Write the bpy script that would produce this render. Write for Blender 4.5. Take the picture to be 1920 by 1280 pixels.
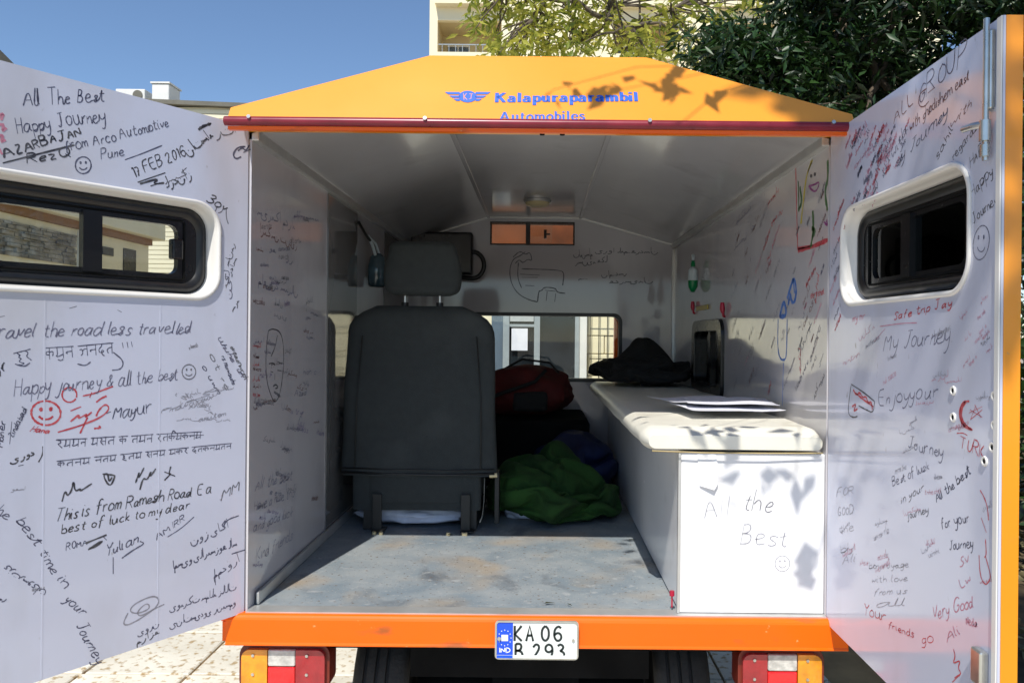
import bpy, bmesh, math, random
import numpy as np
from mathutils import Vector, Matrix, noise, Euler
random.seed(11); np.random.seed(11)
for o in list(bpy.data.objects): bpy.data.objects.remove(o)
C = bpy.context.scene.collection
SC = bpy.context.scene
# ------------------------------------------------------------ camera
F, VX, VY, CAMY, CAMZ, ROLL = 1430.0, 1013.0, 632.0, -1.85, 1.27, math.radians(0.55)
cd = bpy.data.cameras.new('camera'); cam = bpy.data.objects.new('camera', cd); C.objects.link(cam)
cd.sensor_width = 36.0; cd.lens = 36.0*F/1920; cd.shift_x = (960-VX)/1920; cd.shift_y = -(640-VY)/1920
cd.clip_start = .05; cd.clip_end = 900
cam.matrix_world = Matrix.Translation((0.004, CAMY, CAMZ)) @ Matrix.Rotation(math.pi/2, 4, 'X') @ Matrix.Rotation(ROLL, 4, 'Z')
SC.camera = cam
# ------------------------------------------------------------ light
EL, AZ = math.radians(53.5), math.radians(12.7)
S = Vector((-math.sin(AZ)*math.cos(EL), -math.cos(AZ)*math.cos(EL), math.sin(EL)))
w = bpy.data.worlds.new('World'); SC.world = w; w.use_nodes = True
nt = w.node_tree; nt.nodes.clear()
sky = nt.nodes.new('ShaderNodeTexSky'); sky.sky_type = 'NISHITA'; sky.sun_disc = False
sky.sun_elevation = EL; sky.sun_rotation = math.atan2(S.x, S.y); sky.altitude = 200
sky.air_density = 1.0; sky.dust_density = 0.1; sky.ozone_density = 4.6
bg = nt.nodes.new('ShaderNodeBackground'); bg.inputs[1].default_value = 0.145
wo = nt.nodes.new('ShaderNodeOutputWorld'); nt.links.new(sky.outputs[0], bg.inputs[0]); nt.links.new(bg.outputs[0], wo.inputs[0])
sl = bpy.data.lights.new('sun', 'SUN'); sl.energy = 4.9; sl.angle = math.radians(.5); sl.color = (1, .955, .88)
so = bpy.data.objects.new('sun', sl); C.objects.link(so); so.rotation_euler = S.to_track_quat('Z', 'Y').to_euler(); so.location = S*20
vs = SC.view_settings; SC.display_settings.display_device = 'sRGB'
vs.view_transform = 'Standard'; vs.look = 'None'; vs.exposure = 0.0; vs.gamma = 1; vs.use_curve_mapping = False

# ------------------------------------------------------------ materials
def srgb(r, g, b):
    f = lambda c: (c/255/12.92 if c <= 10 else ((c/255+.055)/1.055)**2.4)
    return (f(r), f(g), f(b), 1)
def pm(name, col, var=.12, scale=6., rough=.5, rvar=.1, bump=0., bscale=60., metal=0., spec=.5, coat=0., col2=None, detail=5.):
    m = bpy.data.materials.new(name); m.use_nodes = True
    n = m.node_tree.nodes; l = m.node_tree.links; b = n['Principled BSDF']
    b.inputs['Metallic'].default_value = metal; b.inputs['Specular IOR Level'].default_value = spec
    b.inputs['Coat Weight'].default_value = coat; b.inputs['Coat Roughness'].default_value = .06
    tc = n.new('ShaderNodeTexCoord'); nz = n.new('ShaderNodeTexNoise'); nz.inputs['Scale'].default_value = scale; nz.inputs['Detail'].default_value = detail
    l.new(tc.outputs['Object'], nz.inputs['Vector'])
    rp = n.new('ShaderNodeValToRGB'); rp.color_ramp.elements[0].position = .3; rp.color_ramp.elements[1].position = .7
    c = col[:3]; d = col2[:3] if col2 else tuple(min(1, x*(1+var)) for x in c)
    rp.color_ramp.elements[0].color = (*[x*(1-var) for x in c], 1); rp.color_ramp.elements[1].color = (*d, 1)
    l.new(nz.outputs['Fac'], rp.inputs[0]); l.new(rp.outputs[0], b.inputs['Base Color'])
    mr = n.new('ShaderNodeMapRange'); mr.inputs['To Min'].default_value = max(.0, rough-rvar); mr.inputs['To Max'].default_value = min(1, rough+rvar)
    l.new(nz.outputs['Fac'], mr.inputs[0]); l.new(mr.outputs[0], b.inputs['Roughness'])
    if bump:
        n2 = n.new('ShaderNodeTexNoise'); n2.inputs['Scale'].default_value = bscale; n2.inputs['Detail'].default_value = 4
        l.new(tc.outputs['Object'], n2.inputs['Vector'])
        bp = n.new('ShaderNodeBump'); bp.inputs['Strength'].default_value = bump; bp.inputs['Distance'].default_value = .01
        l.new(n2.outputs['Fac'], bp.inputs['Height']); l.new(bp.outputs[0], b.inputs['Normal'])
    return m
M = {}
M['laminate'] = pm('white_laminate', (.60,.625,.75), .03, 3, .13, .04, .035, 2.2, coat=.35)
M['laminate_in'] = pm('wall_laminate', (.56,.545,.57), .04, 3, .09, .03, .02, 1.6, coat=.5)
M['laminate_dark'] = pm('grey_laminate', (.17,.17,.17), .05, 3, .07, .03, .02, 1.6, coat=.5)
M['ceiling'] = pm('ceiling_laminate', (.45,.44,.445), .06, 2.5, .16, .05, .03, 1.5, coat=.3)
M['bench_white'] = pm('bench_white', (.80,.80,.81), .02, 4, .25, .05)
M['alu'] = pm('aluminium', (.62,.62,.60), .08, 14, .38, .08, metal=.6)
M['steel'] = pm('zinc_steel', (.60,.60,.56), .12, 30, .3, .1, metal=.9)
M['orange'] = pm('orange_paint', (.90,.325,.018), .03, 4, .3, .05, coat=.4)
M['orange_deep'] = pm('deep_orange_paint', (.93,.135,.0), .03, 3, .3, .05, .02, 5, coat=.12, spec=.3)
M['red_trim'] = pm('red_trim', (.20,.010,.024), .3, 14, .3, .12)
M['black_rubber'] = pm('black_rubber', (.012,.012,.012), .2, 30, .38, .1)
M['black_frame'] = pm('black_frame', (.008,.008,.009), .1, 30, .25, .08)
M['tyre'] = pm('tyre_rubber', (.028,.027,.026), .3, 20, .75, .1, .2, 90)
M['dark'] = pm('underbody', (.008,.008,.008), .4, 8, .9, .05, spec=.1)
M['seat'] = pm('seat_fabric', (.036,.042,.042), .12, 38, .85, .08, .35, 420)
M['seat_dark'] = pm('seat_metal', (.016,.016,.015), .3, 20, .5, .1)
M['cushion'] = pm('cream_vinyl', (.80,.78,.68), .04, 7, .38, .08, .12, 22)
M['bezel'] = pm('bezel_plastic', (.78,.76,.72), .02, 5, .3, .05)
M['blue_print'] = pm('blue_print', (.018,.12,.60), .05, 20, .35, .05)
M['plate_white'] = pm('plate_white', (.80,.82,.80), .03, 20, .3, .05)
M['plate_blue'] = pm('plate_blue', (.01,.08,.70), .03, 20, .3, .05)
M['plate_black'] = pm('plate_black', (.01,.02,.02), .03, 20, .4, .05)
M['amber'] = pm('amber_lens', (.80,.30,.008), .25, 30, .12, .04, .1, 160, coat=.8)
M['clear'] = pm('clear_lens', (.55,.54,.50), .25, 60, .12, .04, .25, 160, coat=.8)
M['red_lens'] = pm('red_lens', (.80,.012,.016), .15, 40, .12, .04, .1, 160, coat=.8)
M['darkred_lens'] = pm('dark_red_lens', (.36,.012,.018), .2, 25, .12, .04, .1, 160, coat=.8)
M['lamp_shell'] = pm('lamp_shell', (.16,.02,.01), .3, 12, .35, .1)
M['green_cloth'] = pm('green_cloth', (.014,.058,.006), .5, 7, .9, .05, .3, 140)
M['blue_cloth'] = pm('blue_tarp', (.010,.020,.085), .4, 9, .6, .1, .2, 60)
M['red_cloth'] = pm('red_cloth', (.075,.003,.002), .3, 14, .8, .1, .2, 180)
M['black_cloth'] = pm('black_cloth', (.010,.010,.010), .3, 14, .85, .08, .3, 120)
M['poly'] = pm('white_polythene', (.55,.6,.72), .15, 14, .25, .1, .3, 40)
M['paper'] = pm('paper', (.74,.75,.82), .04, 8, .7, .05)
M['wood'] = pm('brown_wood', (.13,.040,.012), .3, 4, .45, .1, col2=(.24,.060,.010))
M['brass'] = pm('lamp_glass', (.62,.52,.30), .15, 10, .25, .05)
M['bottle'] = pm('bottle_plastic', (.05,.10,.13), .5, 14, .12, .05, coat=.6)
M['label_green'] = pm('green_label', (.0,.22,.07), .1, 14, .3, .05)
M['label_white'] = pm('white_label', (.6,.68,.72), .1, 14, .3, .05)
M['pin_red'] = pm('red_knob', (.45,.006,.04), .1, 14, .3, .05)
M['yellow'] = pm('sticker_reflection', (.55,.42,.05), .1, 14, .3, .05)
M['cream_wall'] = pm('cream_render', (.80,.73,.54), .05, .5, .85, .05, .2, 12)
M['cream_tower'] = pm('tower_render', (.86,.77,.54), .03, .15, .85, .05, .2, 4)
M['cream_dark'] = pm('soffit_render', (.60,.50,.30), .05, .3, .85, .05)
M['stone_wall'] = pm('rubble_stone', (.24,.22,.19), .45, 3.2, .9, .05, .6, 9, col2=(.42,.39,.33))
M['brown_band'] = pm('brown_band', (.26,.14,.075), .1, 2, .8, .05)
M['roof_grey'] = pm('roof_grey', (.16,.15,.12), .2, 2, .85, .05)
M['alu_frame'] = pm('door_alu', (.36,.40,.42), .06, 9, .35, .05, metal=.3)
M['win_dark'] = pm('window_dark', (.012,.016,.02), .5, 3, .06, .03, spec=.12)
M['win_blue'] = pm('window_blue', (.10,.14,.19), .3, 2, .12, .03)
M['trunk'] = pm('bark', (.11,.085,.06), .4, 12, .9, .05, .8, 30)
M['soil'] = pm('soil', (.075,.055,.032), .5, 3, .95, .03, .8, 20, col2=(.15,.11,.055))
M['asphalt'] = pm('far_ground', (.36,.32,.25), .15, .6, .9, .05, .3, 30)
M['joint'] = pm('joint_mortar', (.34,.22,.10), .3, 6, .95, .03)
M['tank'] = pm('tank_white', (.75,.74,.70), .06, 3, .6, .05)
M['tan'] = pm('tan_piping', (.42,.32,.14), .1, 20, .5, .05)
M['cable'] = M['black_rubber']

def tilemat():
    m = pm('limestone_tile', (.70,.65,.53), .08, 3.5, .7, .1, .25, 35, col2=(.86,.82,.70))
    n = m.node_tree.nodes; l = m.node_tree.links; b = n['Principled BSDF']
    rp = [x for x in n if x.type == 'VALTORGB'][0]
    nz = n.new('ShaderNodeTexNoise'); nz.inputs['Scale'].default_value = 34; nz.inputs['Detail'].default_value = 6
    r2 = n.new('ShaderNodeValToRGB'); r2.color_ramp.elements[0].position = .34; r2.color_ramp.elements[1].position = .46
    tc = [x for x in n if x.type == 'TEX_COORD'][0]; l.new(tc.outputs['Object'], nz.inputs['Vector'])
    oi = n.new('ShaderNodeObjectInfo'); mx = n.new('ShaderNodeMix'); mx.data_type = 'RGBA'
    l.new(nz.outputs['Fac'], r2.inputs[0]); l.new(r2.outputs[0], mx.inputs[0])
    mx.inputs[6].default_value = (.42,.30,.15,1); l.new(rp.outputs[0], mx.inputs[7])
    m2 = n.new('ShaderNodeHueSaturation'); mr = n.new('ShaderNodeMapRange'); mr.inputs['To Min'].default_value = .88; mr.inputs['To Max'].default_value = 1.06
    l.new(oi.outputs['Random'], mr.inputs[0]); l.new(mr.outputs[0], m2.inputs['Value']); l.new(mx.outputs[2], m2.inputs['Color']); l.new(m2.outputs[0], b.inputs['Base Color'])
    return m
M['tile'] = tilemat()

def wear(m, col, scale, lo, hi, st=(1,1,1), det=8.):
    n = m.node_tree.nodes; l = m.node_tree.links; b = n['Principled BSDF']; src = b.inputs['Base Color'].links[0].from_socket
    tc = n.new('ShaderNodeTexCoord'); mp = n.new('ShaderNodeMapping'); mp.inputs['Scale'].default_value = st; l.new(tc.outputs['Object'], mp.inputs[0])
    z = n.new('ShaderNodeTexNoise'); z.inputs['Scale'].default_value = scale; z.inputs['Detail'].default_value = det; l.new(mp.outputs[0], z.inputs['Vector'])
    r = n.new('ShaderNodeMapRange'); r.inputs['From Min'].default_value = lo; r.inputs['From Max'].default_value = hi; l.new(z.outputs['Fac'], r.inputs[0])
    x = n.new('ShaderNodeMix'); x.data_type = 'RGBA'; l.new(r.outputs[0], x.inputs[0]); l.new(src, x.inputs[6]); x.inputs[7].default_value = (*col, 1); l.new(x.outputs[2], b.inputs['Base Color'])
for k_ in ('laminate', 'laminate_in'):
    wear(M[k_], (.42,.42,.46), 4.5, .52, .95, (1,1,.35)); wear(M[k_], (.30,.29,.30), 46, .70, .80, (1,1,.5)); wear(M[k_], (.45,.41,.36), 1.6, .55, 1.0)
wear(M['orange_deep'], (.42,.10,.02), 22, .64, .74, (.35,1,1)); wear(M['orange_deep'], (.75,.30,.10), 60, .70, .76, (1,1,1)); wear(M['orange'], (.62,.28,.05), 16, .66, .85, (.6,1,1)); wear(M['orange'], (.55,.30,.12), 70, .72, .78)
wear(M['bench_white'], (.55,.54,.50), 9, .60, .90); wear(M['cushion'], (.50,.45,.33), 12, .62, .85); wear(M['seat'], (.075,.082,.08), 4, .55, .9); wear(M['ceiling'], (.26,.25,.24), 5, .58, .95)
def floormat():
    m = bpy.data.materials.new('worn_floor'); m.use_nodes = True
    n = m.node_tree.nodes; l = m.node_tree.links; b = n['Principled BSDF']; tc = n.new('ShaderNodeTexCoord')
    def N(scale, det, lo, hi, dist=0., st=None):
        v = tc.outputs['Object']
        if st:
            mp = n.new('ShaderNodeMapping'); mp.inputs['Scale'].default_value = st; l.new(v, mp.inputs[0]); v = mp.outputs[0]
        z = n.new('ShaderNodeTexNoise'); z.inputs['Scale'].default_value = scale; z.inputs['Detail'].default_value = det; z.inputs['Distortion'].default_value = dist
        l.new(v, z.inputs['Vector']); r = n.new('ShaderNodeMapRange'); r.inputs['From Min'].default_value = lo; r.inputs['From Max'].default_value = hi
        l.new(z.outputs['Fac'], r.inputs[0]); return r.outputs[0]
    def MX(fac, a, c):
        x = n.new('ShaderNodeMix'); x.data_type = 'RGBA'; l.new(fac, x.inputs[0])
        for s, v in ((6, a), (7, c)):
            if isinstance(v, tuple): x.inputs[s].default_value = v
            else: l.new(v, x.inputs[s])
        return x.outputs[2]
    base = MX(N(9, 10, .35, .65), (.20,.245,.28,1), (.30,.33,.345,1))
    s1 = MX(N(3.2, 10, .51, .72, .25), base, (.37,.29,.20,1))
    s2 = MX(N(7, 9, .58, .72, .6, (1,.8,1)), s1, (.13,.15,.17,1))
    sp = MX(N(150, 2, .63, .72), s2, (.40,.39,.36,1))
    sp2 = MX(N(90, 2, .64, .70), sp, (.14,.10,.07,1))
    s3 = MX(N(30, 8, .60, .72), sp2, (.36,.38,.39,1))
    l.new(s3, b.inputs['Base Color']); b.inputs['Roughness'].default_value = .45
    z = n.new('ShaderNodeTexNoise'); z.inputs['Scale'].default_value = 40; z.inputs['Detail'].default_value = 6; l.new(tc.outputs['Object'], z.inputs['Vector'])
    bp = n.new('ShaderNodeBump'); bp.inputs['Strength'].default_value = .25; bp.inputs['Distance'].default_value = .004
    l.new(z.outputs['Fac'], bp.inputs['Height']); l.new(bp.outputs[0], b.inputs['Normal'])
    return m
M['floor'] = floormat()

def glassmat(name, tint, refl=.06):
    m = bpy.data.materials.new(name); m.use_nodes = True; n = m.node_tree.nodes; l = m.node_tree.links
    n.remove(n['Principled BSDF']); t = n.new('ShaderNodeBsdfTransparent'); t.inputs[0].default_value = tint
    g = n.new('ShaderNodeBsdfGlossy'); g.inputs['Roughness'].default_value = .02; fr = n.new('ShaderNodeFresnel'); fr.inputs[0].default_value = 1.45
    mx = n.new('ShaderNodeMixShader'); l.new(fr.outputs[0], mx.inputs[0]); l.new(t.outputs[0], mx.inputs[1]); l.new(g.outputs[0], mx.inputs[2])
    l.new(mx.outputs[0], n['Material Output'].inputs[0]); return m
M['glass'] = glassmat('window_glass', (.93,.95,.93,1))
M['glass_tint'] = glassmat('tinted_glass', (.42,.46,.42,1))

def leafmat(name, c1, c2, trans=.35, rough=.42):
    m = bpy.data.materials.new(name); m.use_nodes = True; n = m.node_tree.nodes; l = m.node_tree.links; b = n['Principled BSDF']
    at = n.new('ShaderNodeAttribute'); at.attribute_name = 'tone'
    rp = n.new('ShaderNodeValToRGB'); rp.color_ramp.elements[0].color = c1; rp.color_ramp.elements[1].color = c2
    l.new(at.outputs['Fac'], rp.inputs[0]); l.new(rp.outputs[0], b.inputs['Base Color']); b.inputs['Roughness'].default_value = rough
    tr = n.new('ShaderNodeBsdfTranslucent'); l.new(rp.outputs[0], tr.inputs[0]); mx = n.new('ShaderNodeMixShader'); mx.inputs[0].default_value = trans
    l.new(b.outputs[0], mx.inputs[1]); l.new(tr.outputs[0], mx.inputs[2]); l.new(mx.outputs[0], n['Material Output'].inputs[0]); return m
M['leaf_dark'] = leafmat('dark_leaf', (.002,.007,.002,1), (.028,.078,.012,1), .06, .45)  # crown shade put into the dark tone, sunlit leaves into the light one
M['leaf_light'] = leafmat('light_leaf', (.12,.19,.02,1), (.58,.54,.09,1), .45)
M['leaf_litter'] = leafmat('leaf_litter', (.05,.05,.02,1), (.30,.26,.13,1), .1, .7)
INKC = {'k':(.025,.025,.04,1), 'n':(.055,.06,.13,1), 'g':(.13,.13,.16,1), 'l':(.30,.30,.36,1), 'r':(.60,.03,.05,1), 'p':(.62,.22,.32,1),
        'b':(.16,.035,.03,1), 'u':(.16,.11,.28,1), 'B':(.01,.16,.62,1), 'G':(.03,.14,.01,1), 'Y':(.60,.50,.01,1), 'M':(.28,.02,.22,1), 'v':(.13,.13,.22,1), 'w':(.75,.78,.8,1)}
INK = {k: pm('ink_'+nm, v, .25, 70, .5, .1, col2=tuple(c*.8+.10 for c in v[:3])) for (k, v), nm in zip(INKC.items(), ['black','navy','grey','faint','red','pink','brown','violet','blue','green','yellow','magenta','indigo','white'])}

# ------------------------------------------------------------ mesh helpers
class MB:
    def __init__(s): s.v = []; s.f = []
    def add(s, vs, fs):
        k = len(s.v); s.v += [tuple(x) for x in vs]; s.f += [tuple(i+k for i in f) for f in fs]; return s
    def box(s, a, b):
        (x0,y0,z0),(x1,y1,z1) = a, b
        return s.add([(x0,y0,z0),(x1,y0,z0),(x1,y1,z0),(x0,y1,z0),(x0,y0,z1),(x1,y0,z1),(x1,y1,z1),(x0,y1,z1)],
                     [(0,3,2,1),(4,5,6,7),(0,1,5,4),(1,2,6,5),(2,3,7,6),(3,0,4,7)])
    def tube(s, pts, r, n=8, cap=True):
        pts = [Vector(p) for p in pts]; m = len(pts); rs = r if isinstance(r, (list, tuple)) else [r]*m
        k = len(s.v); up = None
        for i, p in enumerate(pts):
            t = (pts[min(i+1, m-1)]-pts[max(i-1, 0)])
            if t.length < 1e-9: t = Vector((0,0,1))
            t.normalize()
            if up is None: up = t.orthogonal().normalized()
            up = (up-t*up.dot(t))
            if up.length < 1e-6: up = t.orthogonal()
            up.normalize(); q = t.cross(up)
            for j in range(n):
                a = 2*math.pi*j/n; s.v.append(tuple(p+(up*math.cos(a)+q*math.sin(a))*rs[i]))
        for i in range(m-1):
            for j in range(n):
                a = k+i*n+j; b = k+i*n+(j+1) % n; s.f.append((a, b, b+n, a+n))
        if cap: s.f.append(tuple(k+j for j in reversed(range(n)))); s.f.append(tuple(k+(m-1)*n+j for j in range(n)))
        return s
    def loft(s, rings, capa=True, capb=True):
        k = len(s.v); n = len(rings[0])
        for r in rings: s.v += [tuple(p) for p in r]
        for i in range(len(rings)-1):
            for j in range(n):
                a = k+i*n+j; b = k+i*n+(j+1) % n; s.f.append((a, b, b+n, a+n))
        if capa: s.f.append(tuple(k+j for j in reversed(range(n))))
        if capb: s.f.append(tuple(k+(len(rings)-1)*n+j for j in range(n)))
        return s
def finish(o, name, mat, parent, smooth=None, bevel=0, bseg=2, sub=0, kind=None, label=None):
    o.name = name
    if mat: o.data.materials.append(mat)
    C.objects.link(o)
    if parent is not None:
        o.parent = parent; o.matrix_parent_inverse = Matrix.Translation(parent_loc(parent)).inverted()
    if bevel:
        m = o.modifiers.new('bevel', 'BEVEL'); m.width = bevel; m.segments = bseg; m.limit_method = 'ANGLE'; m.angle_limit = math.radians(40)
    if sub: m = o.modifiers.new('sub', 'SUBSURF'); m.levels = m.render_levels = sub
    if smooth is not None:
        for p in o.data.polygons: p.use_smooth = True
        if smooth < 180:
            o.data.set_sharp_from_angle(angle=math.radians(smooth))
    if kind: o['kind'] = kind
    if label: o['label'] = label
    return o
def parent_loc(p):
    v = Vector((0,0,0))
    while p is not None:
        if p.type == 'EMPTY' : v += p.location; break
        p = p.parent
    return v
LOCS = {}
def obj(name, mb, mat, parent=None, **k):
    me = bpy.data.meshes.new(name); me.from_pydata(mb.v, [], mb.f); me.update()
    bm = bmesh.new(); bm.from_mesh(me); bmesh.ops.recalc_face_normals(bm, faces=bm.faces) if not k.pop('raw', False) else None; bm.to_mesh(me); bm.free()
    o = bpy.data.objects.new(name, me)
    par = parent
    finish(o, name, mat, None, **k)
    if par is not None:
        o.parent = par
        # every mesh is laid out in world coordinates: undo the root empty's offset only for direct children
        if par.type == 'EMPTY': o.matrix_parent_inverse = Matrix.Translation(par.location).inverted()
    return o
def thing(name, label, cat, loc=(0,0,0), group=None):
    o = bpy.data.objects.new(name, None); C.objects.link(o); o.location = loc; o.empty_display_size = .1
    o['label'] = label; o['category'] = cat
    if group: o['group'] = group
    return o
def tag(o, label, cat, group=None):
    o['label'] = label; o['category'] = cat
    if group: o['group'] = group
    return o
def rr(x0, x1, y0, y1, r, n=6):
    pts = []
    for cx, cy, a0 in ((x1-r, y1-r, 0), (x0+r, y1-r, 90), (x0+r, y0+r, 180), (x1-r, y0+r, 270)):
        for i in range(n+1):
            a = math.radians(a0+90*i/n); pts.append((cx+r*math.cos(a), cy+r*math.sin(a)))
    return pts
def plate(outer, holes, n0, n1, mp):
    """flat plate with holes; outer, holes in 2-D; mp(u, v, n) -> world"""
    mb = MB()
    bm = bmesh.new(); ed = []; loops = [outer]+holes
    for lp in loops:
        vv = [bm.verts.new((p[0], p[1], 0)) for p in lp]
        for i in range(len(vv)): ed.append(bm.edges.new((vv[i], vv[(i+1) % len(vv)])))
    bmesh.ops.triangle_fill(bm, use_beauty=True, use_dissolve=False, edges=ed)
    bm.verts.index_update(); vs = [v.co.copy() for v in bm.verts]; fs = [tuple(v.index for v in f.verts) for f in bm.faces]; bm.free()
    mb.add([mp(v.x, v.y, n1) for v in vs], fs); mb.add([mp(v.x, v.y, n0) for v in vs], [tuple(reversed(f)) for f in fs])
    for lp in loops:
        m = len(lp); mb.add([mp(p[0], p[1], n1) for p in lp]+[mp(p[0], p[1], n0) for p in lp], [(i, (i+1) % m, m+(i+1) % m, m+i) for i in range(m)])
    bm = bmesh.new(); [bm.verts.new(v) for v in mb.v]; bm.verts.ensure_lookup_table()
    for f in mb.f:
        try: bm.faces.new([bm.verts[i] for i in f])
        except ValueError: pass
    bmesh.ops.remove_doubles(bm, verts=bm.verts, dist=1e-5)
    bm.verts.index_update(); out = MB(); out.v = [tuple(v.co) for v in bm.verts]; out.f = [tuple(v.index for v in f.verts) for f in bm.faces]; bm.free()
    return out

# ------------------------------------------------------------ handwriting
def chaikin(p, k=2):
    for _ in range(k):
        if len(p) < 3: return p
        q = [p[0]]
        for a, b in zip(p[:-1], p[1:]):
            q += [(a[0]*.75+b[0]*.25, a[1]*.75+b[1]*.25), (a[0]*.25+b[0]*.75, a[1]*.25+b[1]*.75)]
        p = q+[p[-1]]
    return p
def gl(d): return {k: [[tuple(float(c) for c in q.split(',')) for q in st.split()] for st in v.split('|')] for k, v in d.items()}
LAT = gl({
'a':"3.8,4.5 2,5.2 .4,3.6 .2,1 1.4,-.2 3,.8 3.9,3.6|4,5 3.9,.8 5,0", 'b':"0,9 0,0|0,3.5 1.8,5.2 3.6,4 3.8,1.3 2,-.2 0,.8",
'c':"3.6,4.2 2,5.2 .3,3.6 .1,1.3 1.6,-.2 3.8,.8", 'd':"3.8,4.2 2,5.2 .2,3.5 .2,1 1.6,-.2 3,.8 4,3|4.2,9 4,.8 5,0",
'e':"0,2.4 2.2,2.6 3.6,3.6 2.6,5.1 1,4.8 .1,2.6 .7,.3 2.2,-.1 4,.9", 'f':"3.8,8.2 2.8,9.3 1.7,8 1.3,4 1.1,-1.5|0,4.6 3.2,5",
'g':"4,4.4 2,5.2 .3,3.5 .5,1 2,.2 3.8,2|4,5 3.9,-1.5 2.8,-4 .8,-3.6 .2,-2.6", 'h':"0,9.3 0,0|0,2.8 1.6,5.1 3.1,4.2 3.3,0",
'i':"0,5 .1,.8 1,0|.2,7 .5,7.4", 'j':"2,5 1.9,-2 .8,-4 -.6,-3.2|2,7 2.3,7.4", 'k':"0,9.2 0,0|3.2,5 .2,2.2 3.6,0",
'l':"0,9.2 0,1 1,0", 'm':"0,5 0,0|0,3.2 1.3,5.1 2.3,4 2.4,0|2.4,3.2 3.7,5.1 4.7,4 4.9,0", 'n':"0,5 0,0|0,3 1.6,5.1 3,4.2 3.2,0",
'o':"2,5.1 .2,4 .1,1 2,-.2 3.8,1 3.7,4 2,5.1", 'p':"0,5 0,-4|0,3.8 1.8,5.2 3.6,4 3.6,1.3 1.8,-.2 0,.9", 'q':"4,4.4 2,5.2 .2,3.5 .3,1 2,-.2 4,1.8|4,5 4,-4 5,-3",
'r':"0,5 .2,0|.2,3 1.4,5 3,4.8", 's':"3.2,4.4 1.6,5.2 .4,4 1.4,2.8 3.2,1.5 1.8,-.2 0,.5", 't':"1.5,8 1.4,1 2.4,-.1 3.4,.4|0,5.3 3.2,5.6",
'u':"0,5 .1,1 1.6,-.2 3.2,1.2 3.4,5|3.4,5 3.5,.6 4.3,0", 'v':"0,5 1.6,0 3.4,5", 'w':"0,5 1.1,0 2.5,4 3.8,0 5,5", 'x':"0,5 3.4,0|3.4,5 0,0",
'y':"0,5 .4,2 1.8,1.2 3.2,2.6|3.6,5 3.2,-1 1.8,-4 .2,-3.4", 'z':"0,5 3.2,4.8 0,.2 3.5,0",
'A':"0,0 2.4,9 4.9,0|.8,3.2 4.2,3.4", 'B':"0,9 0,0|0,9 3,9.2 3.8,7.2 2.6,5 0,4.9|0,4.9 3.2,4.8 4.6,2.6 3.2,.2 0,0", 'C':"4.4,7.8 2.6,9.2 .5,7.2 .2,2.4 2,-.1 4.6,1",
'D':"0,9 0,0|0,9 3,8.6 4.6,5 3.6,1.2 0,0", 'E':"4,9 0,9 0,0 4.2,0|0,4.8 3.4,4.9", 'F':"4,9 0,8.8 0,0|0,4.8 3.2,4.9", 'G':"4.4,7.6 2.6,9.2 .5,7.2 .2,2.4 2.2,-.1 4.4,1.6 4.5,4 2.6,4",
'H':"0,9 0,0|4,9 4,0|0,4.6 4,4.8", 'I':"1,9 1,0", 'J':"3.4,9 3.2,2 2,-.3 .4,1|1.4,9 5,9.2", 'K':"0,9 0,0|4.2,9 .2,4 4.4,0", 'L':"0,9 0,0 3.8,0",
'M':"0,0 .4,9 2.6,3 4.8,9 5.2,0", 'N':"0,0 0,9 4,0 4,9", 'O':"2.4,9.1 .3,7 .3,2 2.4,-.1 4.5,2 4.5,7 2.4,9.1", 'P':"0,0 0,9|0,9 3,9.2 4.2,7 3,4.7 0,4.4",
'Q':"2.4,9.1 .3,7 .3,2 2.4,-.1 4.5,2 4.5,7 2.4,9.1|2.8,2.6 5,-.6", 'R':"0,0 0,9|0,9 3,9.2 4.2,7 3,4.9 0,4.6|1.6,4.6 4.4,0", 'S':"4,7.8 2.4,9.2 .5,7.6 2,5 4,2.6 2.4,-.2 .2,1.2",
'T':"2.4,9 2.4,0|0,8.9 5,9.1", 'U':"0,9 .2,2 2.2,-.2 4.2,2 4.3,9", 'V':"0,9 2.2,0 4.6,9", 'W':"0,9 1.4,0 3,6 4.6,0 6,9", 'X':"0,9 4,0|4,9 0,0", 'Y':"0,9 2.2,4.6 4.5,9|2.2,4.6 2,0",
'Z':"0,9 4.2,9 0,0 4.5,0", '0':"2.2,9.1 .3,7 .3,2 2.2,-.1 4.1,2 4.1,7 2.2,9.1", '1':".4,7.4 1.8,9 1.8,0", '2':".3,7 1.6,9.1 3.6,8.2 3.4,5.4 0,0 4.2,0",
'3':".3,8 2,9.2 3.8,7.4 2.2,5.1 1.4,5|2,5 4.2,3.6 3.6,.8 1.6,-.2 .1,1.1", '6':"3.8,7.8 2.4,9.1 .5,7 .3,2.4 2,-.1 4,1.4 3.8,4.2 2,5.2 .4,3.6", '7':"0,9 4,9 1.4,0|1,4.8 3.4,4.9",
'9':"3.8,5.4 2.2,3.9 .4,5 .4,7.8 2.2,9.1 3.9,7.6 3.9,3 2.4,-.1 .6,1", '&':"4.6,0 .8,6.6 1.6,9 3,8 2.6,6 .2,3 .6,.4 2.6,0 4.6,3.6", '!':".6,9 .4,3|.4,.4 .5,0", '.':"0,0 .3,.3", '-':"0,3.6 2.6,3.9", ':':"0,1 .2,1.2|0,4 .2,4.2"})
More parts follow.
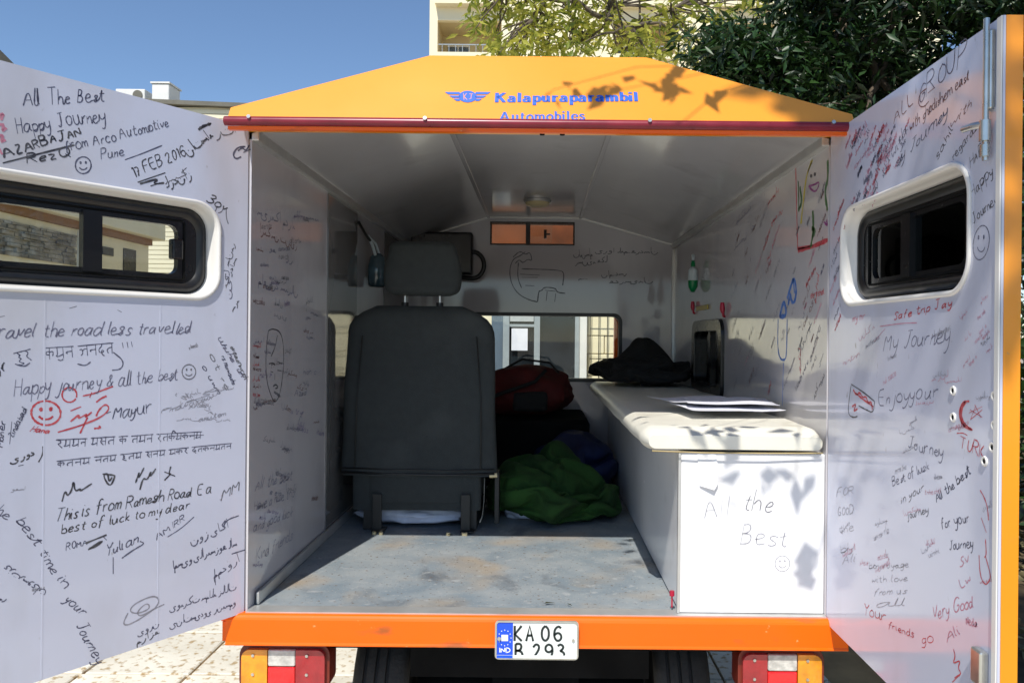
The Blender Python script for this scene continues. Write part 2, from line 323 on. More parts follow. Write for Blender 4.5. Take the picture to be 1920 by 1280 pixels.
# joined Persian-style strokes, laid out left to right as they look
PER = gl({'A':"1,0 1,8.5", 'a':"0,8.5 .2,.5 2.6,0", 'b':"0,0 1,0 1.4,2.4 1.9,0 3,0", 's':"0,0 .8,0 1.2,2.2 2,.1 2.6,2.2 3.4,.1 4,2.4 4.6,0 5,0",
'n':"0,2.4 .2,-1.4 2.2,-3 4.2,-1.6 4.6,1.6 5,0|2.2,2.4 2.6,2.8", 'r':"0,-3 1.8,-2.2 2.8,.4 2.9,1.6", 'v':"0,-3 2,-2.2 3,.4 2.6,2.4 1.4,2.2 1.4,.8 3,.4",
'k':"0,0 3.6,0 4,2 1.4,4.6 5.4,8", 'm':"0,-4.4 .2,.2 1.4,1.8 2.4,.2 1.2,-.4 .2,.2 3,0", 'h':"0,0 1.6,.2 2.6,2.6 1.2,3 .8,1 2.6,0 3.6,0", 'y':"4.4,2 2.4,2.2 2.6,.4 4,-1 2,-3 -.6,-2 -.8,0",
't':"0,3 .4,.2 3,-.4 6,.2 6.6,2.8|2.6,3.6 2.8,3.9|3.8,3.6 4,3.9", 'l':"0,0 2.4,0 2.6,8.5", 'd':"0,0 2.4,.2 2.2,1.6 .8,3.6", 'z':"0,-3 1.8,-2.2 2.8,.4 2.9,1.6|2.2,3.4 2.5,3.8",
'q':"0,0 1.4,.1 1.8,2.2 3.2,2.2 3.2,.4 4,0|2.2,4 2.4,4.3|3.2,4.1 3.4,4.4", 'p':"0,0 1,0 1.4,2.4 1.9,0 3,0|.8,-2 1,-2.2|1.8,-2 2,-2.3", '-':"0,0 2,0"})
DEV = gl({'k':"2,7 2,0|2,4.6 .4,5 .2,3 2,2.6|2,4.4 3.6,5 4,3 3.2,2", 'm':"1,7 1,2.2 .2,1.6 1,1 3.6,2.4|3.6,7 3.6,0", 'r':".6,7 2.2,6 1.8,4 .6,3.8 2.8,0", 'a':"1,7 1,0", 't':"3.4,7 3.4,0|3.4,4.4 1.4,4.2 .5,2.6 1.2,.8",
'n':"3.4,7 3.4,0|3.4,3.8 1,3.8 .6,3.2 1.2,2.8", 'd':"2,7 2,5.4 .4,3.8 .6,1.6 2.4,1.6 2.8,2.8 1.8,3 2,.2 3,-.8", 'h':"1.6,7 1.6,5.6 3,5.2 1.2,3.8 3,2.6 1,1.4 2.4,0 3.6,-.6", 'i':"0,0 .2,7 1.6,9.4 3.2,8.6 3.4,7",
'u':"0,-.6 1.4,-1.6 2.6,-.6", 'l':".4,4.2 1.4,5 1.8,1.8 .8,.6|1.8,3.8 2.8,5 3.6,4.4|3.8,7 3.8,0", 's':".6,7 2,5.6 .8,3.6 2.8,.4|1.6,3.6 3.8,3.6|3.8,7 3.8,0", 'e':"2.6,7 1,9.4"})
def lay(text, font):
    """-> polylines on the 10-unit grid, advance"""
    out = []; x = 0
    D = {'L': LAT, 'P': PER, 'D': DEV}[font]
    if font == 'L':
        sl_ = random.uniform(.05, .32); link = random.random() < .75 and not text.isupper(); prev = None; drift = 0; jit = .3
        for ch in text:
            if ch == ' ': x += random.uniform(2.4, 4); prev = None; drift = random.uniform(-.6,.6); continue
            g = D.get(ch)
            if not g: continue
            sc = random.uniform(.82, 1.16); drift = drift*.7+random.uniform(-.5,.5); wd = max(p[0] for s in g for p in s); wsc = sc*random.uniform(.85,1.15); ss = sl_+random.uniform(-.09,.09)
            new = [[(x+p[0]*wsc+random.uniform(-jit,jit)+p[1]*ss, p[1]*sc+drift+random.uniform(-jit,jit)) for p in s] for s in g]
            if link and prev and ch.islower() and prev[1] < 2.5 and ch not in 'zx' and random.random() < .7:
                f = new[0][0]; out.append([prev, ((prev[0]+f[0])/2, min(prev[1], f[1])+.3), f])
            out += new; e = new[0][-1] if len(new) == 1 else max((q[-1] for q in new), key=lambda q: q[0]); prev = e if ch.islower() else None
            x += wd*wsc+random.uniform(.7, 1.7)
    elif font == 'P':
        for wd_ in text.split(' '):
            yo = random.uniform(-.8, .8)
            for ch in wd_:
                g = D.get(ch)
                if not g: continue
                w_ = max(p[0] for s in g for p in s); sc = random.uniform(.9, 1.15)
                for s in g: out.append([(x+p[0]*sc, yo+p[1]*sc+random.uniform(-.2,.2)) for p in s])
                x += w_*sc-(.3 if ch in 'bshpmqlkt' else -.5)
            x += 2.2
    else:
        for wd_ in text.split(' '):
            x0 = x
            for ch in wd_:
                g = D.get(ch)
                if not g: continue
                if ch in 'ue':
                    for s in g: out.append([(x-3.6+p[0], p[1]) for p in s])
                    continue
                w_ = max(p[0] for s in g for p in s); sc = random.uniform(.9, 1.1)
                for s in g: out.append([(x+p[0]*sc+random.uniform(-.15,.15), p[1]+random.uniform(-.2,.2)) for p in s])
                x += w_*sc+.9
            out.append([(x0-.4, 7+random.uniform(-.3,.3)), ((x0+x)/2, 7.1), (x+.1, 7+random.uniform(-.2,.5))])
            x += 2.4
    return out, x
class Plane:
    """a real flat panel: origin P0, in-plane u (to the reader's right), v up, normal n towards the reader"""
    def __init__(s, P0, u, n, off=.00018):
        s.P0 = Vector(P0); s.u = Vector(u).normalized(); s.v = Vector((0,0,1)); s.n = Vector(n).normalized(); s.off = off
        if abs(s.n.z) > .01: s.v = s.n.cross(s.u).normalized()
    def px(s, x, y):
        x -= VX; y -= VY; c, sn = math.cos(ROLL), math.sin(ROLL)
        X, Y = c*x+sn*y, -sn*x+c*y
        d = Vector((X, F, -Y)); o = Vector((.004, CAMY, CAMZ)); k = (s.P0-o).dot(s.n)/d.dot(s.n); P = o+d*k-s.P0
        return (P.dot(s.u), P.dot(s.v)), k*F
    def w(s, a, b, h=0): return s.P0+s.u*a+s.v*b+s.n*(s.off+h)
def ribbon(mb, pts, wd, pl, nib=None, h=0):
    n = len(pts)
    if n < 2: return
    L = []; R = []
    for i in range(n):
        a = pts[max(i-1, 0)]; b = pts[min(i+1, n-1)]; dx, dy = b[0]-a[0], b[1]-a[1]; l = math.hypot(dx, dy) or 1e-9
        dx /= l; dy /= l
        ww = wd*(1 if nib is None else nib+(1-nib)*abs(dy)) * (1 if nib is not None else random.uniform(.6, 1.15)*(.6 if i in (0, n-1) else 1))
        L.append((pts[i][0]-dy*ww/2, pts[i][1]+dx*ww/2)); R.append((pts[i][0]+dy*ww/2, pts[i][1]-dx*ww/2))
    k = len(mb.v)
    for a, b in zip(L, R): mb.v.append(tuple(pl.w(*a, h))); mb.v.append(tuple(pl.w(*b, h)))
    for i in range(n-1): mb.f.append((k+2*i, k+2*i+1, k+2*i+3, k+2*i+2))
LAYER = [0]
def write(pl, par, text, p0, p1, h, ink='k', wd=1.9, font='L', name='handwriting'):
    (a0, b0), d0 = pl.px(*p0); (a1, b1), d1 = pl.px(*p1)
    polys, adv = lay(text, font)
    bx, by = a1-a0, b1-b0; L = math.hypot(bx, by); sx = L/adv; bx /= L; by /= L; sy = h*(d0+d1)/2/F/9.0
    mb = MB(); LAYER[0] += 1; hh = (LAYER[0] % 9)*.00003; W = wd*(d0+d1)/2/F
    for s in polys:
        s = chaikin(s, 2 if len(s) > 2 else 0)
        s = [(a0+bx*p[0]*sx-by*p[1]*sy, b0+by*p[0]*sx+bx*p[1]*sy) for p in s]
        ribbon(mb, s, W, pl, h=hh)
    return obj(name, mb, INK[ink], par, raw=True)
def draw(pl, par, strokes, ink='k', wd=2., name='drawing', sm=2):
    mb = MB(); LAYER[0] += 1; hh = (LAYER[0] % 9)*.00003
    for s in strokes:
        q = []; D = 0
        for p in s: (a, b), d = pl.px(*p); q.append((a, b)); D += d
        ribbon(mb, chaikin(q, sm), wd*D/len(s)/F, pl, h=hh)
    return obj(name, mb, INK[ink], par, raw=True)
def ell(cx, cy, rx, ry, a0=0, a1=360, n=14, rot=0):
    out = []
    for i in range(n+1):
        a = math.radians(a0+(a1-a0)*i/n); x, y = rx*math.cos(a), ry*math.sin(a); r = math.radians(rot)
        out.append((cx+x*math.cos(r)-y*math.sin(r), cy+x*math.sin(r)+y*math.cos(r)))
    return out
def smiley(pl, par, cx, cy, rx, ry, ink, wd, rot=0):
    return draw(pl, par, [ell(cx, cy, rx, ry, 10, 375, 16, rot), ell(cx-rx*.33, cy-ry*.3, rx*.07, ry*.12, 0, 360, 5), ell(cx+rx*.33, cy-ry*.32, rx*.07, ry*.12, 0, 360, 5), ell(cx, cy+ry*.1, rx*.5, ry*.42, 20, 160, 8)], ink, wd, 'smiley_drawing')
def scrawl(pl, par, p0, p1, h, ink, wd=1.6, font=None):
    font = font or random.choice('LP'); n = random.randint(5, 10)
    t = ''.join(random.choice({'L': 'aeimnorstuvwcehl  ', 'P': 'Aabsnrvkmhytldzqp  ', 'D': 'kmratndhilsu '}[font]) for _ in range(n)).strip() or 'an'
    return write(pl, par, t, p0, p1, h, ink, wd, font)
# ------------------------------------------------------------ ground and paving
struct = lambda o: (o.__setitem__('kind', 'structure'), o)[1]
struct(obj('ground', MB().add([(-260,-220,-.03),(260,-220,-.03),(260,300,-.03),(-260,300,-.03)], [(0,1,2,3)]), M['asphalt']))
struct(obj('pavement_bed', MB().box((-7.9,-9,-.028), (1.35,8.2,-.012)), M['joint']))
pave = MB().box((-7.9,-9,-.011), (-7.88,8.2,-.006))
pavement = struct(obj('pavement', pave, M['joint']))
tl = MB(); T = .194
tl.loft([[(-T,-T,-.02),(T,-T,-.02),(T,T,-.02),(-T,T,-.02)], [(-T,-T,-.004),(T,-T,-.004),(T,T,-.004),(-T,T,-.004)], [(-T+.004,-T+.004,0),(T-.004,-T+.004,0),(T-.004,T-.004,0),(-T+.004,T-.004,0)]])
t0 = obj('tile', tl, M['tile'], pavement); t0.location = (-1.9, 1.2, 0)
spots = [(-1.9-.4+.4*i+.005*(j % 2), 1.2-.4+.4*j) for i in range(-7, 5) for j in range(-2, 16)]
far = [(-2.3+.4*i, 1.2-.4+.4*j) for i in range(-13, 9) for j in range(-23, 18)]
near = set()
for k, (x, y) in enumerate(spots):
    c = t0.copy(); C.objects.link(c); c.location = (x, y, random.uniform(-.0012,.0012)); c.rotation_euler = (random.uniform(-.002,.002), random.uniform(-.002,.002), math.pi/2*random.randint(0,3)); near.add((round(x,1), round(y,1)))
    c.parent = pavement
bpy.data.objects.remove(t0)
fm = MB()
for x, y in far:
    if any((round(x+e,1), round(y,1)) in near for e in (0,)) or (-5.2 < x < -.4 and -.1 < y < 7.1) or x > 1.2: continue
    z = random.uniform(-.001,.001); fm.add([(x+a, y+b, z+c) for c in (-.02, 0) for a, b in ((-T,-T),(T,-T),(T,T),(-T,T))], [(4,5,6,7),(0,1,5,4),(1,2,6,5),(2,3,7,6),(3,0,4,7)])
o = obj('tile_field', fm, M['tile'], pavement); o['kind'] = 'stuff'
struct(obj('planting_bed', MB().box((1.5,-9,-.027), (14,12,.03)), M['soil']))
kb = MB()
for j in range(20): kb.box((1.36,-8.9+j*.9,-.026), (1.49,-8.9+j*.9+.885,.08))
struct(obj('kerb', kb, M['cream_wall'], bevel=.008))

# leaves
def leafmesh(name, cen, n, spread, size, mat, parent, flat=1., droop=.0, kind='stuff', slim=.42):
    cen = np.array(cen, float); k = len(cen)
    idx = np.repeat(np.arange(k), n); N = len(idx)
    off = np.random.normal(0, 1, (N,3)); off /= np.linalg.norm(off, axis=1)[:,None]+1e-9; off *= (np.random.rand(N,1)**.5)*spread; off[:,2] *= flat
    P = cen[idx]+off; P[:,2] -= droop*np.random.rand(N)
    d = np.random.normal(0, 1, (N,3)); d[:,2] = d[:,2]*.5-.55; d /= np.linalg.norm(d, axis=1)[:,None]
    u = np.random.normal(0, 1, (N,3)); u[:,2] += .5; s = np.cross(d, u); s /= np.linalg.norm(s, axis=1)[:,None]+1e-9; nn = np.cross(s, d)
    L = size*np.random.uniform(.6, 1.25, (N,1)); W = L*slim*.5
    v0 = P; v1 = P+d*L*.4+s*W+nn*W*.35; v2 = P+d*L; v3 = P+d*L*.4-s*W+nn*W*.35; v4 = P+d*L*.42
    V = np.stack([v0, v1, v2, v3, v4], 1).reshape(-1, 3)
    b = np.arange(N)[:,None]*5; Fc = np.concatenate([b+np.array([[0,1,4]]), b+np.array([[1,2,4]]), b+np.array([[2,3,4]]), b+np.array([[3,0,4]])], 1).reshape(-1, 3)
    me = bpy.data.meshes.new(name); me.vertices.add(len(V)); me.vertices.foreach_set('co', V.ravel())
    me.loops.add(Fc.size); me.loops.foreach_set('vertex_index', Fc.ravel().astype(np.int32))
    me.polygons.add(len(Fc)); me.polygons.foreach_set('loop_start', np.arange(0, Fc.size, 3, dtype=np.int32)); me.polygons.foreach_set('loop_total', np.full(len(Fc), 3, np.int32))
    me.update(); tone = np.repeat(np.clip(np.random.rand(N)*.75+np.repeat(np.random.rand(k), n)*.35, 0, 1), 5)
    at = me.attributes.new('tone', 'FLOAT', 'POINT'); at.data.foreach_set('value', tone.astype(np.float32))
    me.validate(); o = bpy.data.objects.new(name, me); o.data.materials.append(mat); C.objects.link(o)
    if parent is not None:
        o.parent = parent
        if parent.type == 'EMPTY': o.matrix_parent_inverse = Matrix.Translation(parent.location).inverted()
    if kind: o['kind'] = kind
    return o
def limb(mb, a, b, r0, r1, wob=.12, n=6, sag=0):
    a, b = Vector(a), Vector(b); L = (b-a).length; pts = []
    for i in range(n+1):
        t = i/n; p = a.lerp(b, t); e = math.sin(math.pi*t)
        p += Vector((random.uniform(-1,1), random.uniform(-1,1), random.uniform(-.5,.5)))*wob*L*.25*e; p.z += sag*L*e; pts.append(p)
    mb.tube(pts, [r0+(r1-r0)*i/n for i in range(n+1)], 6); return pts
def tree(name, label, base, trunk_top, tr, att, leaf, lsize, n, spread, mat, group=None, slim=.42, twig=.012, droop=0):
    t = thing(name, label, 'tree', base, group); tb = MB(); tp = limb(tb, base, trunk_top, tr, tr*.55, .08, 8)
    obj('trunk', tb, M['trunk'], t, smooth=180)
    att = [Vector(a) for a in att]; hubs = []; bm_ = MB(); pool = att[:]; random.shuffle(pool)
    k = max(3, len(pool)//14); hub = pool[:k]; nodes = list(tp[-3:])
    for h in hub:
        src = min(nodes, key=lambda q: (q-h).length); hp = limb(bm_, src, src.lerp(h, .92), tr*.30, tr*.1, .25, 6, .05); nodes += hp[3:]
    obj('branch', bm_, M['trunk'], t, smooth=180)
    tw = MB()
    for a in att:
        src = min(nodes, key=lambda q: (q-a).length)
        if (src-a).length > .08: limb(tw, src, a, twig, twig*.35, .3, 4, .05)
    obj('twigs', tw, M['trunk'], t, kind='stuff')
    leafmesh('crown', att, n, spread, lsize, mat, t, .8, droop, slim=slim)
    return t
def blob(n, c, r, shell=.35):
    out = []
    while len(out) < n:
        v = Vector((random.uniform(-1,1), random.uniform(-1,1), random.uniform(-1,1)))
        if v.length > 1 or v.length < shell: continue
        if noise.noise(v*2.3+Vector(c)) < -.12: continue
        out.append((c[0]+v.x*r[0], c[1]+v.y*r[1], c[2]+v.z*r[2]))
    return out

# ------------------------------------------------------------ far tower
TX = lambda px: (px-VX)*45/F
TZ = lambda py: CAMZ+(VY-py)*45/F
tw = thing('apartment_tower', 'tall cream apartment tower with recessed balconies behind the orange roof', 'building', (5,43.15,0))
bays = [(815,935), (1150,1262), (1338,1460), (1520,1640)]
levels = [17.85+3.12*k for k in range(-5, 5)]
holes = []
for a, b in bays:
    for z in levels: holes.append([(TX(a),z),(TX(b),z),(TX(b),z+2.05),(TX(a),z+2.05)])
xs = [(TX(950)+1.3*k) for k in range(0)]
obj('wall', plate([(TX(800),0),(TX(1760),0),(TX(1760),31),(TX(800),31)], holes, 0, .35, lambda u, v, n: (u, 43.5-n, v)), M['cream_tower'], tw)
obj('side_wall', MB().box((TX(800),43.5,0), (TX(800)+.3,55,31)), M['cream_tower'], tw); obj('side_wall', MB().box((TX(1760)-.3,43.5,0), (TX(1760),55,31)), M['cream_tower'], tw)
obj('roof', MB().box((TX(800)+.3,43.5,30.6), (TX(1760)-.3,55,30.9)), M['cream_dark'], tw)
for a, b in bays:
    for z in levels:
        x0, x1 = TX(a), TX(b)
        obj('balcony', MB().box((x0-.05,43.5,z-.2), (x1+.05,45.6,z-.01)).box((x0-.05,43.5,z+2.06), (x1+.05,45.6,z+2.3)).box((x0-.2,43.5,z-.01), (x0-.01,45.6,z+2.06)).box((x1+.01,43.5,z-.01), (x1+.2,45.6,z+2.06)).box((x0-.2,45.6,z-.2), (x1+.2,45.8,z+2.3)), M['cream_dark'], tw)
        obj('balcony_lip', MB().box((x0-.1,42.6,z-.3), (x1+.1,43.148,z-.02)), M['cream_tower'], tw)
        if z > 14 and z < 25:
            wn = obj('window', MB().box((x0+.35,45.52,z+.15), (x0+1.6,45.58,z+1.35)), M['win_blue'], tw)
            obj('window_frame', MB().box((x0+.93,45.46,z+.15), (x0+1.0,45.515,z+1.35)).box((x0+.3,45.46,z+1.36), (x0+1.65,45.515,z+1.44)).box((x0+.3,45.46,z+.06), (x0+1.65,45.515,z+.14)), M['tank'], wn)
            rl = MB()
            for k in range(9): rl.box((x0+.3+k*(x1-x0-.6)/8,42.9,z), (x0+.33+k*(x1-x0-.6)/8,42.93,z+.5))
            rl.box((x0+.1,42.88,z+.5), (x1-.1,42.95,z+.55)); obj('railing', rl, M['alu_frame'], tw)

# ------------------------------------------------------------ siding building behind the left door
sb = thing('cream_clad_building', 'low cream building with fine horizontal cladding and dark roof edge', 'building', (-8.6,20,0))
obj('wall', MB().box((-13.2,20,0), (-5.2,27,7.75)), M['cream_wall'], sb)
sm_ = MB()
for k in range(58): sm_.box((-13.2,19.955,.15+k*.13), (-5.25,19.998,.15+k*.13+.112))
obj('cladding', sm_, M['cream_wall'], sb, kind='stuff')
obj('roof', MB().add([(-13.4,19.8,8.0),(-5.0,19.8,7.72),(-5.0,27.2,7.72),(-13.4,27.2,8.0),(-13.4,19.8,7.88),(-5.0,19.8,7.6),(-5.0,27.2,7.6),(-13.4,27.2,7.88)], [(0,1,2,3),(7,6,5,4),(0,4,5,1),(1,5,6,2),(2,6,7,3),(3,7,4,0)]), M['roof_grey'], sb)
tk = thing('roof_water_tank', 'white box shaped water tank on the roof behind the left door', 'water tank', (-11.15,20.6,8.0))
obj('tank_body', MB().box((-11.35,20.3,7.96), (-10.85,21,8.52)), M['tank'], tk, bevel=.03); obj('tank_lid', MB().box((-11.38,20.27,8.525), (-10.82,21.03,8.57)), M['tank'], tk)
ac = thing('air_conditioner', 'white air conditioner unit left of the roof water tank', 'air conditioner', (-11.9,20.5,8.0))
obj('casing', MB().box((-12.4,20.3,7.99), (-11.55,20.8,8.36)), M['tank'], ac, bevel=.02); obj('fan_grille', MB().tube([(-11.75,20.29,8.18),(-11.75,20.27,8.18)], .14, 16), M['roof_grey'], ac)

# ------------------------------------------------------------ long low building on the left
lb = thing('stone_banded_building', 'long low cream building with a rubble stone band, brown stripe and grey roof', 'building', (-9,6,0))
obj('wall', MB().box((-12,-3,0), (-8,13.7,3.05)), M['cream_wall'], lb)
obj('brown_stripe', MB().box((-12.02,-3.02,3.055), (-7.93,13.72,3.18)), M['brown_band'], lb)
obj('fascia', MB().box((-12.1,-3.1,3.185), (-7.75,13.9,3.62)), M['cream_wall'], lb, bevel=.02)
obj('roof', MB().loft([[(-12.2,-3.2,3.625),(-7.7,-3.2,3.625),(-7.7,14,3.625),(-12.2,14,3.625)], [(-12,-3,5.62),(-8.2,-3,5.62),(-8.2,9.4,5.62),(-12,9.4,5.62)]]), M['roof_grey'], lb)
st = MB(); z = 2.42
while z < 2.93:
    h = random.uniform(.035,.075); y = 3.6
    while y < 11.2:
        l = random.uniform(.06,.24); p = random.uniform(.01,.06); st.box((-7.998,y,z), (-8+p,min(y+l,11.25)-.010,min(z+h,2.95)-.008)); y += l
    z += h
obj('stone_cladding', st, M['stone_wall'], lb, kind='stuff', bevel=.008, bseg=1)
obj('pillar', MB().box((-7.999,11.3,0), (-7.86,11.75,3.05)), M['tank'], lb)
obj('doorway', MB().box((-7.999,12.75,0), (-7.985,13.2,2.9)), M['win_dark'], lb)
obj('slit_window', MB().box((-7.999,12.05,2.7), (-7.98,12.4,2.85)), M['win_dark'], lb)

# ------------------------------------------------------------ entrance building ahead of the rickshaw
eb = thing('entrance_building', 'stone fronted building with an aluminium glass door seen through the windscreen', 'building', (1,10,0))
EX = lambda px: (px-VX)*11.85/F
EZ = lambda py: CAMZ+(VY-py)*11.85/F
obj('wall', MB().box((-5.2,10.1,0), (6,16,3.6)), M['cream_wall'], eb)
obj('left_panel', MB().box((EX(922),9.98,0), (EX(944),10.098,3)), M['win_blue'], eb)
for a, b in ((944,956),(1002,1013),(1078,1086)): obj('door_frame', MB().box((EX(a),9.90,0), (EX(b),9.96,3)), M['alu_frame'], eb, bevel=.004)
obj('door_transom', MB().box((EX(956),9.91,EZ(613)), (EX(1002),9.95,EZ(608))), M['alu_frame'], eb)
obj('door_glass', MB().box((EX(950),9.965,0), (EX(1080),9.975,3)), M['win_dark'], eb)
obj('column', MB().box((EX(1086),9.7,0), (EX(1099),9.96,3)), M['tank'], eb, bevel=.01)
obj('sign_plate', MB().box((EX(957),9.93,EZ(603)), (EX(1001),9.945,EZ(592))), M['alu'], eb)
z = 0; 
blk = MB(); b0 = None
bz = [0,.34,.68,1.02,1.30,1.62,1.96,2.3,2.64,3.0]
for i in range(9):
    x = EX(1101)-(.25 if i % 2 else 0)
    while x < 4.2:
        x1 = x+.52; a = max(x, EX(1100))
        if x1 > a+.05:
            obj('stone_block', MB().box((a+.006,10-random.uniform(.02,.05),bz[i]+.006), (x1-.006,10.095,bz[i+1]-.006)), M['cream_tower'], eb, bevel=.008, bseg=1)
        x = x1
br = MB()
for k in range(9): br.tube([(EX(1106)+k*.13,9.82,.3),(EX(1106)+k*.13,9.82,2.4)], .007, 6)
for zz in (.3,.95,1.6,2.4): br.tube([(EX(1104),9.82,zz),(EX(1106)+1.1,9.82,zz)], .007, 6)
obj('window_bars', br, M['dark'], eb)
nb = obj('paper_notice', MB().box((EX(960),9.9,EZ(657)), (EX(990),9.902,EZ(616))), M['paper']); tag(nb, 'white paper notice taped to the glass door of the entrance building', 'notice')

# ------------------------------------------------------------ trees
TP = lambda px, py, d: ((px-VX)*d/F, d+CAMY, CAMZ+(VY-py)*d/F)
att = []
for cx, cy, rx, ry, n in ((930,20,55,60,22),(960,80,60,35,16),(1010,10,50,45,18),(1060,75,60,35,18),(1110,20,50,45,14),(1190,80,60,35,20),(1250,30,60,50,12),(1030,-60,190,60,40),(1290,95,40,22,6),(1350,0,60,40,9),(1430,-15,50,25,4)):
    for _ in range(n):
        a = random.uniform(0, 6.28); r = random.random()**.5; att.append(TP(cx+rx*r*math.cos(a), cy+ry*r*math.sin(a), random.uniform(12.6,14.8)))
tree('locust_tree', 'airy yellow green tree whose branches hang before the cream tower', (2.6,12.2,0), (2.2,12.4,5.2), .16, att, 1, .23, 17, .34, M['leaf_light'], slim=.30, twig=.022, droop=.12)
att = blob(330, (5.7,8.2,5.0), (3.1,2.6,2.7), .2)
for _ in range(70):
    att.append(TP(random.uniform(1350,1520), random.uniform(60,200), random.uniform(9,10.5)))
for _ in range(16): att.append(TP(random.uniform(1300,1400), random.uniform(50,160), random.uniform(9,10)))
for _ in range(170): att.append(TP(random.uniform(1460,1950), random.uniform(-160,260), random.uniform(9.2,11.5)))
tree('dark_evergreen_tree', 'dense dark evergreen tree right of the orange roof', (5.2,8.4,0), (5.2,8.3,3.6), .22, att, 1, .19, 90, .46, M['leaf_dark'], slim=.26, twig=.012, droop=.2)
hd = thing('hedge', 'dark leafy hedge along the planting bed beyond the right door', 'hedge', (4.5,3.5,0))
hp = MB(); hc = []
for k in range(12):
    x, y = 3.2+random.uniform(-.2,.3), -3+k*.95; limb(hp, (x,y,0), (x+random.uniform(-.2,.2),y,1.6), .03, .012, .3)
    for _ in range(34): hc.append((x+random.uniform(-.7,1.3), y+random.uniform(-.6,.6), random.uniform(.25,2.9)))
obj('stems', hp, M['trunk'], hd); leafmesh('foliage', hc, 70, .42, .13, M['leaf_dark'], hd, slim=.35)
lc = [(random.uniform(1.6,7), random.uniform(-1,9), .04) for _ in range(900)]
o = leafmesh('leaf_litter', lc, 7, .25, .1, M['leaf_litter'], None, .06, 0, 'stuff'); o.data.transform(Matrix.Translation((0,0,.03)))
# broad tree standing behind the camera: its hanging branches throw the dappled shade
U = lambda x, z, y=0.: Vector((x, y, z))
sh = []
def caster(x, z, t, y=0.): p = U(x, z, y)+S*t; return (p.x, p.y, p.z)
for _ in range(135):     # shade over the right door and the right end of the roof
    sh.append(caster(random.uniform(1.08,3.4), random.uniform(.0,2.6), random.uniform(4.2,6.2)))
for _ in range(270): sh.append(caster(random.uniform(.81,1.15), random.uniform(1.74,2.25), random.uniform(4.0,4.8)))
for _ in range(10): sh.append(caster(random.uniform(1.02,1.12), random.uniform(.3,1.7), random.uniform(4.0,5.0)))
st_ = tree('shade_tree', 'broad leafy tree behind the viewer shading the right door', (5.2,-7.2,0), (4.6,-6.2,3.8), .25, sh, 1, .11, 95, .30, M['leaf_dark'], slim=.5, twig=.01)
# a few single sprigs nearer by: the crisp leaf shadows on the lettering and the bench
sp = []; tw = MB()
hubp = Vector(caster(.95, 2.3, 1.7))
for x0, z0, n, s in ((.19,1.80,9,.03),(.07,1.775,4,.03),(.13,1.785,3,.05),(.33,1.86,3,.02),(.32,1.80,8,.03),(.44,1.775,4,.03),(.500,.955,1,.005),(.535,.945,2,.008),(.545,.910,1,.006),(.622,.945,2,.006),(.672,.955,1,.004),(.680,.745,3,.008),(.492,.87,1,.005),(.52,1.06,6,.05),(.66,1.04,5,.03),(.42,1.08,5,.04),(.36,1.10,5,.04),(.70,.72,3,.02)):
    for _ in range(n): sp.append(caster(x0+random.gauss(0, s*.7), z0+random.gauss(0, s*.7), 1.45+random.uniform(-.15,.15)))
for _ in range(7): sp.append(caster(.33+random.uniform(-.05,.02), .60, 2.4, random.uniform(.45,.74)))
leafmesh('sprig_leaves', sp, 1, .006, .062, M['leaf_dark'], st_, kind='stuff', slim=.55)
for k in range(0, len(sp), 9): limb(tw, hubp, sp[k], .003, .0012, .25, 5, .02)
obj('sprigs', tw, M['trunk'], st_, kind='stuff')
# ------------------------------------------------------------ the camper rickshaw
van = thing('camper_rickshaw', 'orange three wheeled camper with both rear doors open and writing all over its white panels', 'vehicle', (0,0,0))
LEN = 2.13; XW = .70; ZF = .60; ZE = 1.757; ZC = 1.893
floor = obj('floor', MB().box((-XW,0.012,ZF-.04), (XW,LEN,ZF)), M['floor'], van)
obj('threshold_strip', MB().box((-XW,-.012,ZF-.03), (XW,.0115,ZF+.002)).box((-XW,-.0125,ZF-.002), (XW,.03,ZF+.0035)), M['alu'], van)
# side walls
lw = obj('side_wall', plate([(0,.56),(LEN,.56),(LEN,1.80),(0,1.80)], [rr(1.06,1.56,1.06,1.33,.05)], 0, .03, lambda u, v, n: (-XW-n, u, v)), M['laminate_in'], van)
rw = obj('side_wall', plate([(0,.56),(LEN,.56),(LEN,1.80),(0,1.80)], [rr(1.06,1.56,1.06,1.33,.05)], 0, .03, lambda u, v, n: (XW+n, u, v)), M['laminate_in'], van)
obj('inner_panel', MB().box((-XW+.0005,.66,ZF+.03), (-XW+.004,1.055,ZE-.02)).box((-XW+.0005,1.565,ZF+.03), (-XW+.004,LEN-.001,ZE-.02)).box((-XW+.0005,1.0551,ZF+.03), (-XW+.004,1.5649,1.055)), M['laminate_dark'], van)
fw = obj('front_wall', plate([(-.73,.56),(.73,.56),(.73,1.80),(.73,1.96),(-.73,1.96)], [rr(-.43,.425,1.045,1.392,.04), [(-.256,1.757),(.172,1.757),(.172,1.862),(-.256,1.862)]], 0, .03, lambda u, v, n: (u, LEN+n, v)), M['laminate_in'], van)
